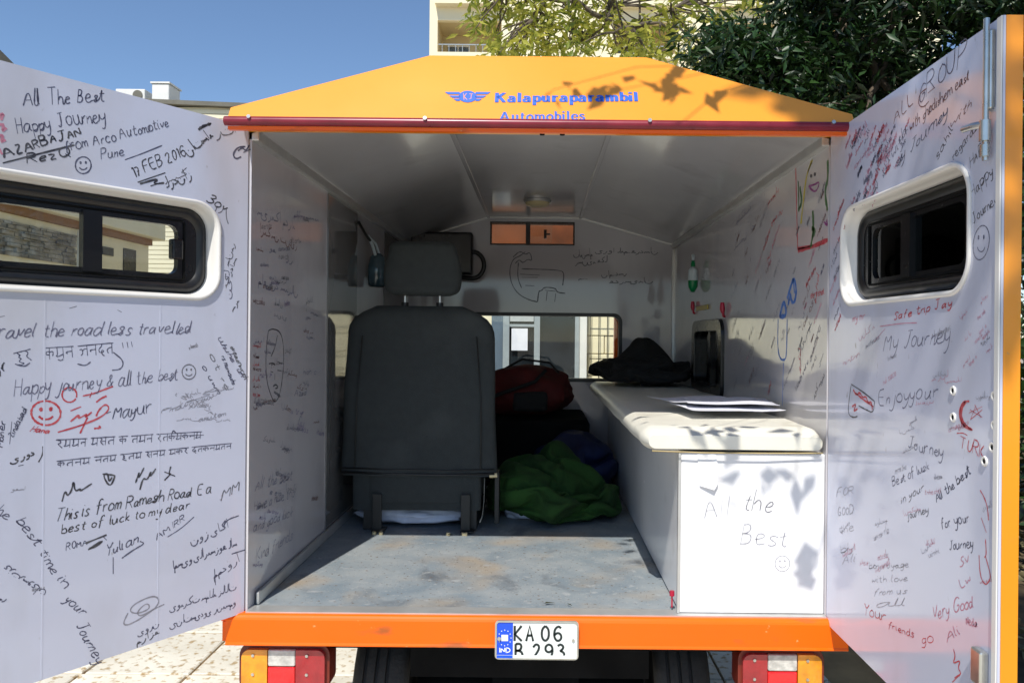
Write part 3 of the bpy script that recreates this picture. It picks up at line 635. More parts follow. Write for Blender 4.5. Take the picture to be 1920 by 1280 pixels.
# ceiling: flat centre and two slopes
def slab(p, th=.02):
    a = [Vector(q) for q in p]; n = (a[1]-a[0]).cross(a[2]-a[0]).normalized()
    if n.z < 0: n = -n
    return MB().loft([a, [q+n*th for q in a]])
obj('ceiling_panel', slab([(-XW,0,ZE),(-.272,0,ZC),(-.272,LEN-.001,ZC),(-XW,LEN-.001,ZE)]), M['ceiling'], van)
obj('ceiling_panel', slab([(-.268,0,ZC),(.205,0,ZC),(.205,LEN-.001,ZC),(-.268,LEN-.001,ZC)]), M['ceiling'], van)
obj('ceiling_panel', slab([(.209,0,ZC),(XW,0,ZE),(XW,LEN-.001,ZE),(.209,LEN-.001,ZC)]), M['ceiling'], van)
for pr in (((-.271,0,ZC-.003),(-.271,LEN,ZC-.003)), ((.207,0,ZC-.003),(.207,LEN,ZC-.003))):
    obj('ceiling_strip', MB().box((pr[0][0]-.008,0,ZC-.006), (pr[0][0]+.008,LEN-.002,ZC-.001)), M['ceiling'], van, bevel=.002)
def angle(name, a, b, w1=.022):   # small aluminium corner strip between two points
    return obj(name, MB().tube([a, b], w1, 4), M['alu'], van, bevel=.003)
angle('corner_strip', (-XW+.004,.0,ZE-.004), (-XW+.004,LEN,ZE-.004), .019); angle('corner_strip', (XW-.004,0,ZE-.004), (XW-.004,LEN,ZE-.004), .019)
obj('corner_strip', MB().box((-XW+.0045,.04,ZF+.001), (-XW+.013,LEN-.02,ZF+.032)), M['alu'], van, bevel=.003)
angle('corner_strip', (XW-.003,LEN-.003,ZF), (XW-.003,LEN-.003,ZE-.02), .014); angle('corner_strip', (-XW+.003,LEN-.003,ZF), (-XW+.003,LEN-.003,ZE-.02), .014)
for a, b in (((-XW,LEN-.004,ZE),(-.27,LEN-.004,ZC)), ((-.27,LEN-.004,ZC),(.207,LEN-.004,ZC)), ((.207,LEN-.004,ZC),(XW,LEN-.004,ZE))): angle('corner_strip', a, b, .011)
# windscreen opening
ws = obj('windscreen_frame', plate(rr(-.436,.431,1.039,1.398,.045), [rr(-.418,.413,1.057,1.380,.035)], -.006, .05, lambda u, v, n: (u, LEN+n, v)), M['black_rubber'], van)
obj('windscreen_glass', MB().box((-.42,LEN+.036,1.055), (.415,LEN+.040,1.382)), M['glass'], ws)
obj('windscreen_reveal', MB().box((.395,LEN+.051,1.0), (.43,LEN+.09,1.42)).box((-.43,LEN+.051,1.0), (-.395,LEN+.09,1.42)), M['orange_deep'], ws)
vf = obj('roof_vent', MB().box((-.262,LEN-.006,1.862), (.178,LEN+.06,1.870)).box((-.262,LEN-.006,1.749), (.178,LEN-.0005,1.7565)).box((-.262,LEN-.006,1.757), (-.256,LEN+.06,1.862)).box((.172,LEN-.006,1.757), (.178,LEN+.06,1.862)), M['black_frame'], van)
obj('mullion', MB().box((-.077,LEN+.0,1.757), (-.053,LEN+.028,1.862)), M['black_frame'], vf)
obj('latch', MB().box((.018,LEN-.004,1.785), (.032,LEN+.012,1.83)).box((.032,LEN-.002,1.803), (.05,LEN+.004,1.811)), M['black_frame'], vf)
obj('pane', MB().box((-.256,LEN+.020,1.757), (-.078,LEN+.024,1.862)), M['glass'], vf)
obj('pane', MB().box((-.052,LEN+.010,1.757), (.062,LEN+.014,1.862)), M['glass'], vf)
obj('front_fairing', MB().box((-.62,2.40,1.783), (.62,2.42,2.02)).box((-.63,2.17,1.783), (-.62,2.42,1.95)).box((.62,2.17,1.783), (.63,2.42,1.95)), M['wood'], van)
fc = obj('front_console', MB().box((-.66,1.56,ZF), (.23,2.1,.90)), M['dark'], van, bevel=.02)
# roof and its rear gable face
prof = [(-.715,1.768),(-.715,1.792),(-.27,1.95),(.255,1.95),(.718,1.790),(.718,1.768)]
def capy(z): return -.105+(z-1.768)*.105/.182
rb = MB(); TH = .010
def rring(dx, dz, ya, yb=None):
    out = []
    for x, z in prof:
        zz = z-(dz if 1.78 < z else 0); out.append((x*(1-dx), (capy(zz)+ya) if yb is None else yb, zz))
    return out
o1, o2, i2, i1 = rring(0,0,0), rring(0,0,0,2.22), rring(.012,TH,0,2.22), rring(.012,TH,TH)
rb.add(o1, [(0,1,2,3,4,5)]); k = len(rb.v); rb.v += o1+o2+i2+i1
for q in range(5):
    for a, b in ((0,6),(6,12),(12,18)): rb.f.append((k+a+q, k+a+q+1, k+b+q+1, k+b+q))
rb.add(i1, [(5,4,3,2,1,0)])
for q in (0, 5): rb.f.append((k+q, k+6+q, k+12+q, k+18+q))
roof = obj('roof', rb, M['orange'], van)
obj('roof_underside', MB().box((-.713,-.098,1.7605), (.716,.0,1.7675)), M['orange'], van)
obj('edge_trim', MB().tube([(-.722,-.106,1.757),(.724,-.106,1.757)], .0105, 12).box((-.72,-.1115,1.754), (.722,-.104,1.7665)), M['red_trim'], van, smooth=40)
obj('trim_lip', MB().box((-.716,-.104,1.7385), (.719,-.092,1.7462)), M['orange_deep'], van)
for px in (468, 797, 1217, 1560):
    obj('screw', MB().tube([((px-VX)*1.74/F,-.1135,1.7635),((px-VX)*1.74/F,-.120,1.7645)], .0045, 10), M['steel'], van, smooth=40)
for x in (.004, .052): obj('rivet', MB().tube([(x,-.03,1.7375+.018),(x,-.03,1.752)], .006, 8), M['dark'], van)
# lettering on the roof face
SER = gl({'K':"1,9 1,0|5,9 1,4.2|2.4,5.4 5.2,0|0,9 2,9|0,0 2,0|4,9 6,9|4.2,0 6.2,0", 'a':".6,4.6 2,5.8 3.4,4.8 3.4,.6 4.4,0|3.4,3.4 1,2.8 .4,1.4 1.2,0 2.4,.1 3.4,1.2", 'l':"1,9 1,0|0,9 1,9|0,0 2,0",
'p':"1,5.8 1,-3.2|0,5.8 1,5.8|0,-3.2 2,-3.2|1,4.8 2.6,5.8 4,4.4 4,1.4 2.6,0 1,1", 'u':"1,5.8 1,1.4 2,0 3.8,1.2|3.8,5.8 3.8,0|3.8,0 4.8,0|0,5.8 1,5.8|2.8,5.8 3.8,5.8", 'r':"1,5.8 1,0|0,5.8 1,5.8|0,0 2,0|1,4 2.2,5.8 3.4,5.2",
'm':"1,5.8 1,0|0,5.8 1,5.8|0,0 2,0|1,4.6 2.6,5.8 3.6,4.8 3.6,0|2.8,0 4.4,0|3.6,4.6 5.2,5.8 6.2,4.8 6.2,0|5.4,0 7,0", 'b':"1,9 1,0|0,9 1,9|1,4.8 2.6,5.8 4,4.4 4,1.4 2.6,0 1,.8", 'i':"1,5.8 1,0|0,5.8 1,5.8|0,0 2,0|1,7.6 1,9",
'A':"0,0 2.6,9|2.8,9 5.4,0|1,3.2 4.6,3.2|-.6,0 1,0|4.6,0 6.2,0", 't':"1.2,7.8 1.2,1 2.2,0 3,.6|0,5.6 2.8,5.6", 'o':"2.2,5.9 .4,4.4 .4,1.4 2.2,-.1 4,1.4 4,4.4 2.2,5.9", 'e':".4,3 4,3 3.8,4.8 2.2,5.9 .6,4.6 .5,1.4 2.2,-.1 4,1.2",
's':"3.4,4.8 2,5.9 .6,4.8 1.4,3.4 3,2.4 3.6,1.2 2,-.1 .4,1.2", 'k':"0,9 0,0", '0':LAT and "2,9 .4,7.4 .4,1.6 2,0 3.6,1.6 3.6,7.4 2,9"})
cap = Plane((0,-.105,1.768), (1,0,0), (0,-.866,.5), .0012)
def printed(pl, par, text, p0, p1, h, mat, D, wd, nib=None, gap=1.1, name='lettering', zmin=None, sm=1):
    x = 0; polys = []
    for ch in text:
        if ch == ' ': x += 2.6; continue
        g = D[ch]; wdt = max(p[0] for s in g for p in s)
        for s in g: polys.append([(x+p[0], p[1]) for p in s])
        x += wdt+gap
    x -= gap
    (a0, b0), d0 = pl.px(*p0); (a1, b1), d1 = pl.px(*p1); L = a1-a0; sx = L/x; sy = h*(d0+d1)/2/F/9; mb = MB(); W = wd*d0/F
    random.seed(5)
    for s in polys:
        if zmin is not None: s = [(p[0], max(p[1], zmin)) for p in s]
        if len(s) > 2: s = [s[0]]+chaikin(s, sm)[1:-1]+[s[-1]]
        if nib is not None and len(s) == 2:   # straight strokes keep square ends
            ribbon(mb, [(a0+s[0][0]*sx, b0+(b1-b0)*s[0][0]/x+s[0][1]*sy), (a0+s[1][0]*sx, b0+(b1-b0)*s[1][0]/x+s[1][1]*sy)], W, pl, nib); continue
        ribbon(mb, [(a0+p[0]*sx, b0+(b1-b0)*p[0]/x+p[1]*sy) for p in s], W, pl, nib if nib is not None else .999)
    return obj(name, mb, mat, par, raw=True)
printed(cap, roof, 'Kalapuraparambil', (928,192), (1196,190), 23, M['blue_print'], SER, 7.2, .26)
printed(cap, roof, 'Automobiles', (938,227), (1096,225), 22, M['blue_print'], SER, 4.4, .28)
em = MB()
def patch(pts, h=0):
    k = len(em.v); q = [cap.px(*p)[0] for p in pts]; em.v.extend(tuple(cap.w(a, b, h)) for a, b in q); em.f.append(tuple(range(k, k+len(pts))))
patch(ell(877,182,17,11,0,337.5,15))
for k, (l, y) in enumerate(((43,173.5),(35,180),(27,186))):
    for sg in (-1, 1): patch([(877+sg*15,y), (877+sg*l,y), (877+sg*(l-6),y+4.2), (877+sg*14,y+4.2)])
obj('emblem', em, M['blue_print'], roof, raw=True)
draw(cap, roof, [[(869,176),(870,188)],[(875,176),(870,182),(876,188)],[(884,177),(883,186),(879,187)],[(880,177),(887,177)]], 'Y', 1.6, 'emblem_letters', 0).data.materials[0] = M['orange']

# ------------------------------------------------------------ rear doors
DW, DT = .705, .030
class Door:
    def __init__(s, H, d, n): s.H = Vector(H); s.d = Vector(d).normalized(); s.n = Vector(n).normalized()
    def __call__(s, t, z, n=0.): p = s.H+s.d*t+s.n*n; return (p.x, p.y, z)
RW = .689
LD = Door((-.705,-.004,0), (-math.sin(math.radians(34)),-math.cos(math.radians(34)),0), (math.cos(math.radians(34)),-math.sin(math.radians(34)),0))
RD = Door((.702,-.004,0), (.0,-1,0), (-1,0,0))
def rear_door(D, left, label):
    W0, W1, Z0, Z1 = .072, .61, 1.345, 1.575
    hole = rr(W0+.004, W1-.004, Z0+.004, Z1-.004, .058, 8)
    dz0, dz1 = (.598, 1.772) if left else (.587, 1.765)
    DW = .705 if left else RW
    door = obj('rear_door', plate([(.002,dz0),(DW,dz0),(DW,dz1),(.002,dz1)], [hole], -.004, 0, lambda u, v, n: D(u, v, n)), M['laminate'], van, label=label)
    obj('outer_skin', plate([(.002,dz0),(DW+.001,dz0),(DW+.001,dz1),(.002,dz1)], [hole], -DT, -.0042, lambda u, v, n: D(u, v, n)), M['orange'], door)
    def ring(ins, n, r): return [D(u, v, n) for u, v in rr(W0+ins, W1-ins, Z0+ins, Z1-ins, r, 8)]
    obj('window_bezel', MB().loft([ring(.003,-.003,.063), ring(.001,.002,.063), ring(.002,.004,.062), ring(.005,.005,.060), ring(.009,.004,.057), ring(.011,.001,.055), ring(.013,-.012,.053), ring(.017,-.040,.050), ring(.019,-.041,.049)], False, False), M['bezel'], door, smooth=180)
    gi, gj = .085, .060
    fr = obj('window_frame', plate(rr(W0+.012,W1-.012,Z0+.012,Z1-.012,.052,8), [rr(W0+gi,W1-gi,Z0+gj,Z1-gj,.02,5)], -.052, -.036, lambda u, v, n: D(u, v, n)), M['black_frame'], door)
    obj('rubber_seal', MB().loft([ring(.019,-.0355,.047), ring(.025,-.027,.045), ring(.033,-.027,.041), ring(.041,-.0355,.036)], False, False), M['black_rubber'], door, smooth=180)
    mb = MB(); tm = .345 if left else .32
    for a, b, n in ((tm-.019, tm+.019, -.030),): mb.add([D(t, z, nn) for t in (a, b) for z in (Z0+.052, Z1-.052) for nn in (-.048, n)], [(0,1,3,2),(4,6,7,5),(0,4,5,1),(2,3,7,6),(0,2,6,4),(1,5,7,3)])
    obj('mullion', mb, M['black_frame'], door)
    gm = M['glass'] if left else M['glass_tint']
    for a, b in ((W0+gi-.004, tm), (tm, W1-gi+.004)):
        obj('pane', MB().add([D(t, z, nn) for t in (a, b) for z in (Z0+gj-.004, Z1-gj+.004) for nn in (-.046, -.042)], [(0,1,3,2),(4,6,7,5),(0,4,5,1),(2,3,7,6),(0,2,6,4),(1,5,7,3)]), gm, door)
    # sliding sash rails: thin raised lines
    sr = MB()
    for z in (Z0+gj-.012, Z1-gj+.012): sr.tube([D(W0+gi-.01, z, -.034), D(W1-gi+.01, z, -.034)], .0022, 6)
    sr.tube([D(W0+gi-.014, Z0+gj-.01, -.034), D(W0+gi-.014, Z1-gj+.01, -.034)], .0022, 6)
    obj('sash_rail', sr, M['dark'], door)
    if left: obj('window_latch', MB().add([D(t, z, nn) for t in (.150,.176) for z in (1.438,1.484) for nn in (-.044,-.024)], [(0,1,3,2),(4,6,7,5),(0,4,5,1),(2,3,7,6),(0,2,6,4),(1,5,7,3)]), M['black_frame'], door, bevel=.004)
    for t in ((.215,.445) if left else ()):
        obj('film_seam', MB().add([D(t+a, z, n) for a in (0,.003) for z in (dz0+.002, Z0-.004) for n in (0,.0003)], [(0,1,3,2),(4,6,7,5),(0,4,5,1),(2,3,7,6),(0,2,6,4),(1,5,7,3)]), M['laminate'], door)
    return door
ldoor = rear_door(LD, True, 'left rear door swung wide, covered in black handwriting'); rdoor = rear_door(RD, False, 'right rear door pointing back, with red and black handwriting')
def dbox(D, a, b): return MB().add([D(t, z, n) for t in (a[0], b[0]) for z in (a[1], b[1]) for n in (a[2], b[2])], [(0,1,3,2),(4,6,7,5),(0,4,5,1),(2,3,7,6),(0,2,6,4),(1,5,7,3)])
obj('edge_profile', dbox(RD, (.677,.587,.0005), (.6895,1.765,.0030)), M['bezel'], rdoor, bevel=.002)
for z in (.75, 1.2, 1.65):
    for D, dd in ((LD, ldoor), (RD, rdoor)): obj('hinge', MB().tube([D(0,z-.04,-.02), D(0,z+.04,-.02)], .008, 10), M['steel'], dd, smooth=40)
# bolt on the free edge of the right door
lk = obj('bolt_channel', dbox(RD, (.652,1.628,.0005), (.672,1.752,.010)), M['steel'], rdoor, bevel=.003)
obj('bolt_rod', MB().tube([RD(.664,1.55,.011), RD(.664,1.77,.011)], .0045, 10), M['steel'], rdoor, smooth=60)
obj('bolt_handle', MB().tube([RD(.664,1.580,.012), RD(.664,1.612,.012)], .0085, 12).tube([RD(.664,1.606,.014), RD(.650,1.607,.022), RD(.626,1.608,.025)], [.006,.0055,.005], 10).tube([RD(.664,1.556,.012), RD(.664,1.574,.012)], .0075, 12), M['steel'], rdoor, smooth=60)
obj('bolt_keeper', dbox(RD, (.640,.735,.0005), (.668,.790,.014)), M['steel'], rdoor, bevel=.003)
rpl = Plane(RD(0,0,0), (0,-1,0), (-1,0,0)); lpl = Plane(LD(0,0,0), -LD.d, LD.n)
for px, py in ((1788,732),(1866,742),(1788,782),(1866,797),(1862,838),(1847,864)):
    (a, b), d = rpl.px(px, py); c = Vector(rpl.w(a, b)); mb = MB()
    mb.loft([[c+Vector((0,.0085*math.cos(q),.0085*math.sin(q)+0)) for q in [math.tau*i/12 for i in range(12)]], [c+Vector((-.0025,.0075*math.cos(q),.0075*math.sin(q))) for q in [math.tau*i/12 for i in range(12)]], [c+Vector((-.0025,.0052*math.cos(q),.0052*math.sin(q))) for q in [math.tau*i/12 for i in range(12)]], [c+Vector((-.0004,.0046*math.cos(q),.0046*math.sin(q))) for q in [math.tau*i/12 for i in range(12)]]], False, False)
    sc_ = obj('screw_cup', mb, M['bezel'], rdoor, smooth=60)
    obj('screw_hole', MB().add([c+Vector((-.0006,.0047*math.cos(math.tau*i/12),.0047*math.sin(math.tau*i/12))) for i in range(12)], [tuple(range(12))]), M['dark'], rdoor)

# ------------------------------------------------------------ bumper, plate, lamps, wheels
bp = MB(); pr = [(.0,.601),(-.020,.600),(-.026,.594),(-.0285,.589),(-.0285,.536),(-.032,.529),(-.024,.5265),(.0,.528)]
bp.loft([[(x, y, z) for y, z in pr] for x in (-.742,-.25,.25,.748)]); obj('bumper_beam', bp, M['orange_deep'], van, bevel=.0025, bseg=2)
obj('bumper_bracket', MB().box((-.756,-.018,.582), (-.7425,.03,.600)).box((-.752,-.02,.535), (-.7425,.03,.5815)), M['orange_deep'], van)
pt = obj('number_plate', plate(rr(-.0945,.0995,.5085,.5965,.008,4), [], 0, .0022, lambda u, v, n: (u, -.038-n, v)), M['plate_white'], van)
obj('plate_rim', plate(rr(-.0965,.1015,.5065,.5985,.009,4), [rr(-.0925,.0975,.5105,.5940,.007,4)], 0, .0042, lambda u, v, n: (u, -.0385-n, v)), M['steel'], pt)
obj('plate_lip', MB().loft([[(-.0920,-.0412,.5110),(.0970,-.0412,.5110),(.0970,-.0450,.5110),(-.0920,-.0450,.5110)],[(-.0920,-.0412,.5165),(.0970,-.0412,.5165),(.0970,-.0430,.5165),(-.0920,-.0430,.5165)]]), M['plate_white'], pt)
ppl = Plane((0,-.0405,.55), (1,0,0), (0,-1,0), .0006)
obj('plate_band', MB().add([(-.0920,-.0405,.5165),(-.0540,-.0405,.5165),(-.0540,-.0405,.5935),(-.0920,-.0405,.5935),(-.0920,-.0432,.5166),(-.0540,-.0432,.5166),(-.0920,-.0452,.5110),(-.0540,-.0452,.5110)], [(0,1,2,3),(6,7,5,4)]), M['plate_blue'], pt, raw=True)
def pxy(x, z): return (VX+x*F/1.8095, VY+(CAMZ-z)*F/1.8095)
def pt_text(t, x0, x1, z, h, mat=None, wd=4.4, zmin=None, gap=1.6):
    # plate coordinates -> the plane helper works with picture rays, so go through the plane directly
    D = dict(LAT); x = 0; polys = []
    for ch in t:
        if ch == ' ': x += 2.2; continue
        g = D[ch]; wdt = max(p[0] for s in g for p in s); polys += [[(x+p[0], p[1]) for p in s] for s in g]; x += wdt+gap
    x -= gap; mb = MB()
    for s in polys:
        s = chaikin(s, 2 if len(s) > 3 else 0) if len(s) > 2 else s
        if zmin is not None: s = [(p[0], max(p[1], zmin)) for p in s]
        ribbon(mb, [(x0+(x1-x0)*p[0]/x, z-.55+p[1]*h/9) for p in s], wd*.001, ppl, .999)
    return obj('plate_character', mb, mat or M['plate_black'], pt, raw=True)
pt_text('K', -.0500, -.0330, .5500, .0360, wd=5.4); pt_text('A', -.0225, -.0060, .5500, .0360, wd=5.4); pt_text('0', .0130, .0310, .5500, .0360, wd=5.2); pt_text('6', .0420, .0610, .5500, .0360, wd=5.2)
pt_text('B', -.0475, -.0300, .5080, .0350, wd=5.4); pt_text('2', -.0070, .0110, .5080, .0350, wd=5.2); pt_text('9', .0215, .0400, .5080, .0350, wd=5.2); pt_text('3', .0510, .0690, .5080, .0350, wd=5.2)
pt_text('IND', -.0870, -.0600, .5225, .0110, M['plate_white'], 2.4, gap=1.4)
sq = MB().add([tuple(ppl.w(a, b-.55)) for a, b in ((-.0815,.5495),(-.0655,.5495),(-.0655,.5645),(-.0815,.5645))], [(0,1,2,3)])
for k in range(12):
    a = math.tau*k/12; cx, cz = -.0735+.0150*math.cos(a), .5570+.0185*math.sin(a); sq.add([tuple(ppl.w(cx+.0016*math.cos(q), cz-.55+.0016*math.sin(q))) for q in (0,1.57,3.14,4.71)], [(0,1,2,3)])
obj('plate_emblem', sq, M['plate_white'], pt, raw=True, kind='stuff')
obj('plate_bolt', MB().tube([(-.0865,-.0412,.556),(-.0865,-.0450,.556)], .0045, 10), M['steel'], pt, smooth=40); obj('plate_bolt', MB().tube([(.0890,-.0412,.553),(.0890,-.0438,.553)], .0035, 10), M['steel'], pt, smooth=40)
def lamp(x0, x1, e1, e2, flip):
    z0, z1, y = .398, .5225, .006
    b = obj('tail_light', plate(rr(x0,x1,z0,z1,.032,7), [], 0, .060, lambda u, v, n: (u, y+.060-n, v)), M['lamp_shell'], van, bevel=.010, bseg=4, smooth=60)
    a, c = x0+.009, x1-.009
    def lens(xa, xb, za, zb, m, nm, rl, rr_):   # rounded only on the outer side
        pts = rr(xa, xb, za, zb, max(rl, rr_), 6); mid = (xa+xb)/2
        if not rl: pts = [(xa, zb) if (p[0] < mid and p[1] > (za+zb)/2) else (xa, za) if p[0] < mid else p for p in pts]
        if not rr_: pts = [(xb, zb) if (p[0] > mid and p[1] > (za+zb)/2) else (xb, za) if p[0] > mid else p for p in pts]
        q = []
        for p in pts:
            if not q or (abs(p[0]-q[-1][0])+abs(p[1]-q[-1][1])) > 1e-5: q.append(p)
        if abs(q[0][0]-q[-1][0])+abs(q[0][1]-q[-1][1]) < 1e-5: q.pop()
        return obj(nm, plate(q, [], 0, .012, lambda u, v, n: (u, y-n, v)), M[m], b, bevel=.004, bseg=3)
    lens(a, e1-.0012, z0+.010, z1-.014, 'darkred_lens' if flip else 'amber', 'indicator_lens' if not flip else 'stop_lens', .02, 0)
    lens(e2+.0012, c, z0+.010, z1-.014, 'amber' if flip else 'darkred_lens', 'stop_lens' if not flip else 'indicator_lens', 0, .02)
    lens(e1, e2, .4685, z1-.014, 'clear', 'reversing_lens', 0, 0); lens(e1, e2, z0+.010, .467, 'red_lens', 'fog_lens', 0, 0)
    for x in (a+(e1-a)*.45, e2+(c-e2)*.4):
        for z in (z1-.027, z0+.052): obj('screw', MB().tube([(x,y-.012,z),(x,y-.0155,z)], .0036, 10), M['steel'], b)
lamp(-.7207, -.5010, -.648, -.5815, False); lamp(.493, .702, .5625, .634, True)
for xc in (-.405, .385):
    R = .262; wh = obj('wheel', MB().tube([(xc-.05,.36,.262),(xc+.05,.36,.262)], .13, 24), M['dark'], van, smooth=40)
    rg = []
    for u, r in ((-.068,.20),(-.074,.235),(-.068,.252),(-.056,.260),(-.044,.262),(-.042,.253),(-.036,.253),(-.034,.263),(-.014,.264),(-.012,.254),(-.006,.254),(-.004,.264),(.014,.264),(.016,.254),(.022,.254),(.024,.263),(.042,.262),(.056,.258),(.070,.250),(.074,.235),(.068,.20)):
        rg.append([(xc+u, .36+r*math.cos(q), .262+r*math.sin(q)) for q in [math.tau*i/40 for i in range(40)]])
    obj('tyre', MB().loft(rg, False, False), M['tyre'], wh, smooth=50)
obj('chassis', MB().box((-.32,.10,.40), (.29,2.1,.52)).box((-.70,.02,.505), (.70,2.1,.555)), M['dark'], van)
obj('axle', MB().tube([(-.34,.36,.262),(.31,.36,.262)], .03, 10).tube([(-.12,.36,.262),(.12,.36,.262)], .11, 16), M['dark'], van, smooth=60)
obj('mudguard', MB().box((-.32,.62,.12), (.30,.64,.50)), M['dark'], van)

# ------------------------------------------------------------ right side window, knobs, ceiling lamp
def sidewin(sx):
    X = sx*XW; f = lambda u, v, n: (X+sx*n, u, v)
    fr = obj('side_window', plate(rr(1.03,1.59,1.032,1.348,.06,6), [rr(1.085,1.535,1.085,1.30,.03,5)], -.014, .036, f), M['black_frame'], van, bevel=.003)
    obj('mullion', MB().box((min(X+sx*.004,X+sx*.03),1.295,1.085), (max(X+sx*.004,X+sx*.03),1.325,1.30)), M['black_frame'], fr)
    for a, b in ((1.084,1.296),(1.324,1.536)): obj('pane', MB().box((min(X+sx*.016,X+sx*.020),a,1.084), (max(X+sx*.016,X+sx*.020),b,1.301)), M['glass'], fr)
    obj('window_latch', MB().box((min(X-sx*.02,X-sx*.006),1.16,1.15), (max(X-sx*.02,X-sx*.006),1.20,1.19)), M['black_frame'], fr)
sidewin(1); sidewin(-1)
for y, z in ((1.58,1.415),(1.02,1.345+.04)):
    k = obj('toggle_knob', MB().tube([(.699,y,z-.03),(.692,y,z-.03),(.690,y,z-.012)], .005, 8), M['pin_red'], van); obj('knob_grip', MB().tube([(.689,y,z-.018),(.688,y,z-.002),(.688,y,z+.022)], [.006,.0105,.007], 10), M['pin_red'], k, smooth=60)
obj('yellow_reflection', MB().box((.692,1.30,1.392), (.6975,1.52,1.412)), M['yellow'], van, bevel=.002)  # thin yellow bar standing in for a sticker's reflection on the wall
dl = obj('dome_lamp', MB().tube([(-.015,1.62,ZC-.001),(-.015,1.62,ZC-.012)], .062, 24), M['alu'], van, smooth=40)
obj('dome_lens', MB().tube([(-.015,1.62,ZC-.0125),(-.015,1.62,ZC-.022),(-.015,1.62,ZC-.032)], [.056,.052,.028], 24), M['brass'], dl, smooth=60)

# ------------------------------------------------------------ driver's seat
def sring(xc, yc, hx, hy, z, e=3.2, n=32):
    out = []
    for i in range(n):
        a = math.tau*i/n; c, s = math.cos(a), math.sin(a)
        out.append((xc+hx*abs(c)**(2/e)*(1 if c > 0 else -1), yc+hy*abs(s)**(2/e)*(1 if s > 0 else -1), z))
    return out
seat = obj('driver_seat', MB().loft([sring(-.418,.98,hx,.22,z,5) for z, hx in ((.70,.216),(.72,.222),(.80,.222),(.83,.212))]), M['seat'], van, smooth=50)
rg = []; xc = -.410
for k in range(27):
    z = .792+.583*k/26; t = k/26; hx = .277-.030*t-.006*math.cos(t*3); q = max(0, (z-1.265)/.11)
    if q > 0: hx *= max(.05, 1-q**3*.40)
    hy = .052*(1-max(0, (z-1.33)/.06)**2*.7)
    ring_ = sring(xc-.004*math.sin(t*3)-.010*q, .80+.045*t+.004*math.sin(9*t), hx, hy, z, 4.2, 72)
    rg.append([(a+.0025*noise.noise(Vector((a*9,c*7,1))), b+.0065*noise.noise(Vector((a*7,c*6,5)))+.002*noise.noise(Vector((a*30,c*14,2))), c) for a, b, c in ring_])
obj('backrest', MB().loft(rg), M['seat'], seat, smooth=60)
obj('side_seam', MB().tube([(xc-.215,.7505,.82),(xc-.213,.7650,1.05),(xc-.200,.7810,1.27)], .0022, 6), M['seat_dark'], seat, smooth=180); obj('side_seam', MB().tube([(xc+.215,.7505,.82),(xc+.213,.7650,1.05),(xc+.195,.7810,1.27)], .0022, 6), M['seat_dark'], seat, smooth=180)
obj('seam_piping', MB().tube([(xc-.262,.757,.803),(xc-.1,.748,.800),(xc+.1,.748,.798),(xc+.262,.757,.802)], .0045, 6).tube([(xc-.262,.757,.818),(xc-.1,.7475,.815),(xc+.1,.7475,.813),(xc+.262,.757,.817)], .0025, 6), M['black_rubber'], seat, smooth=180)
obj('seat_skirt', MB().loft([sring(-.418,.80,.222,.03,z,6) for z in (.672,.69,.76,.788)]), M['seat'], seat, smooth=50)
hg = []
for k in range(25):
    t = k/24; z = 1.412+.190*t; e = max(0, abs(t-.5)-.36)/.14; cr = math.sqrt(max(0, 1-min(1, e)**2*.96))
    hx = .118+.016*math.sin(math.pi*min(1, t*1.15+.05))-.004*t
    hg.append(sring(-.412, .845, hx+.004-.035*(1-cr), .050*(.35+.65*cr), z, 4.0, 36))
obj('headrest', MB().loft(hg), M['seat'], seat, smooth=60)
for x in (-.475,-.352): obj('headrest_post', MB().tube([(x,.845,1.34),(x,.845,1.425)], .006, 10), M['steel'], seat, smooth=60)
for x in (-.475,-.352): obj('post_guide', MB().tube([(x,.845,1.368),(x,.845,1.388)], .013, 12), M['black_rubber'], seat, smooth=60)
for x0 in (-.565,-.262): obj('seat_bracket', MB().box((x0,.755,.603), (x0+.032,.765,.73)).box((x0,.735,.6035), (x0+.045,.80,.609)), M['seat_dark'], seat, bevel=.002)
for x in (-.550,-.527,-.300,-.248,-.242): obj('floor_bolt', MB().tube([(x,.722,.600),(x,.722,.609)], .007, 8), M['brass'], seat, smooth=40)
obj('recliner_bar', MB().box((-.150,.80,.62), (-.134,.86,.80)), M['seat_dark'], seat, bevel=.002); obj('recliner_spring', MB().tube([(-.185,.80,.78),(-.186,.80,.70),(-.192,.80,.645),(-.200,.80,.625)], .0022, 6), M['steel'], seat, smooth=60)
obj('recliner_cap', MB().tube([(-.165,.762,.795),(-.139,.762,.797)], .008, 10), M['brass'], seat, smooth=60)
for x0 in (-.60,-.24): obj('seat_rail', MB().box((x0,.78,.6035), (x0+.03,1.25,.70)), M['seat_dark'], seat)

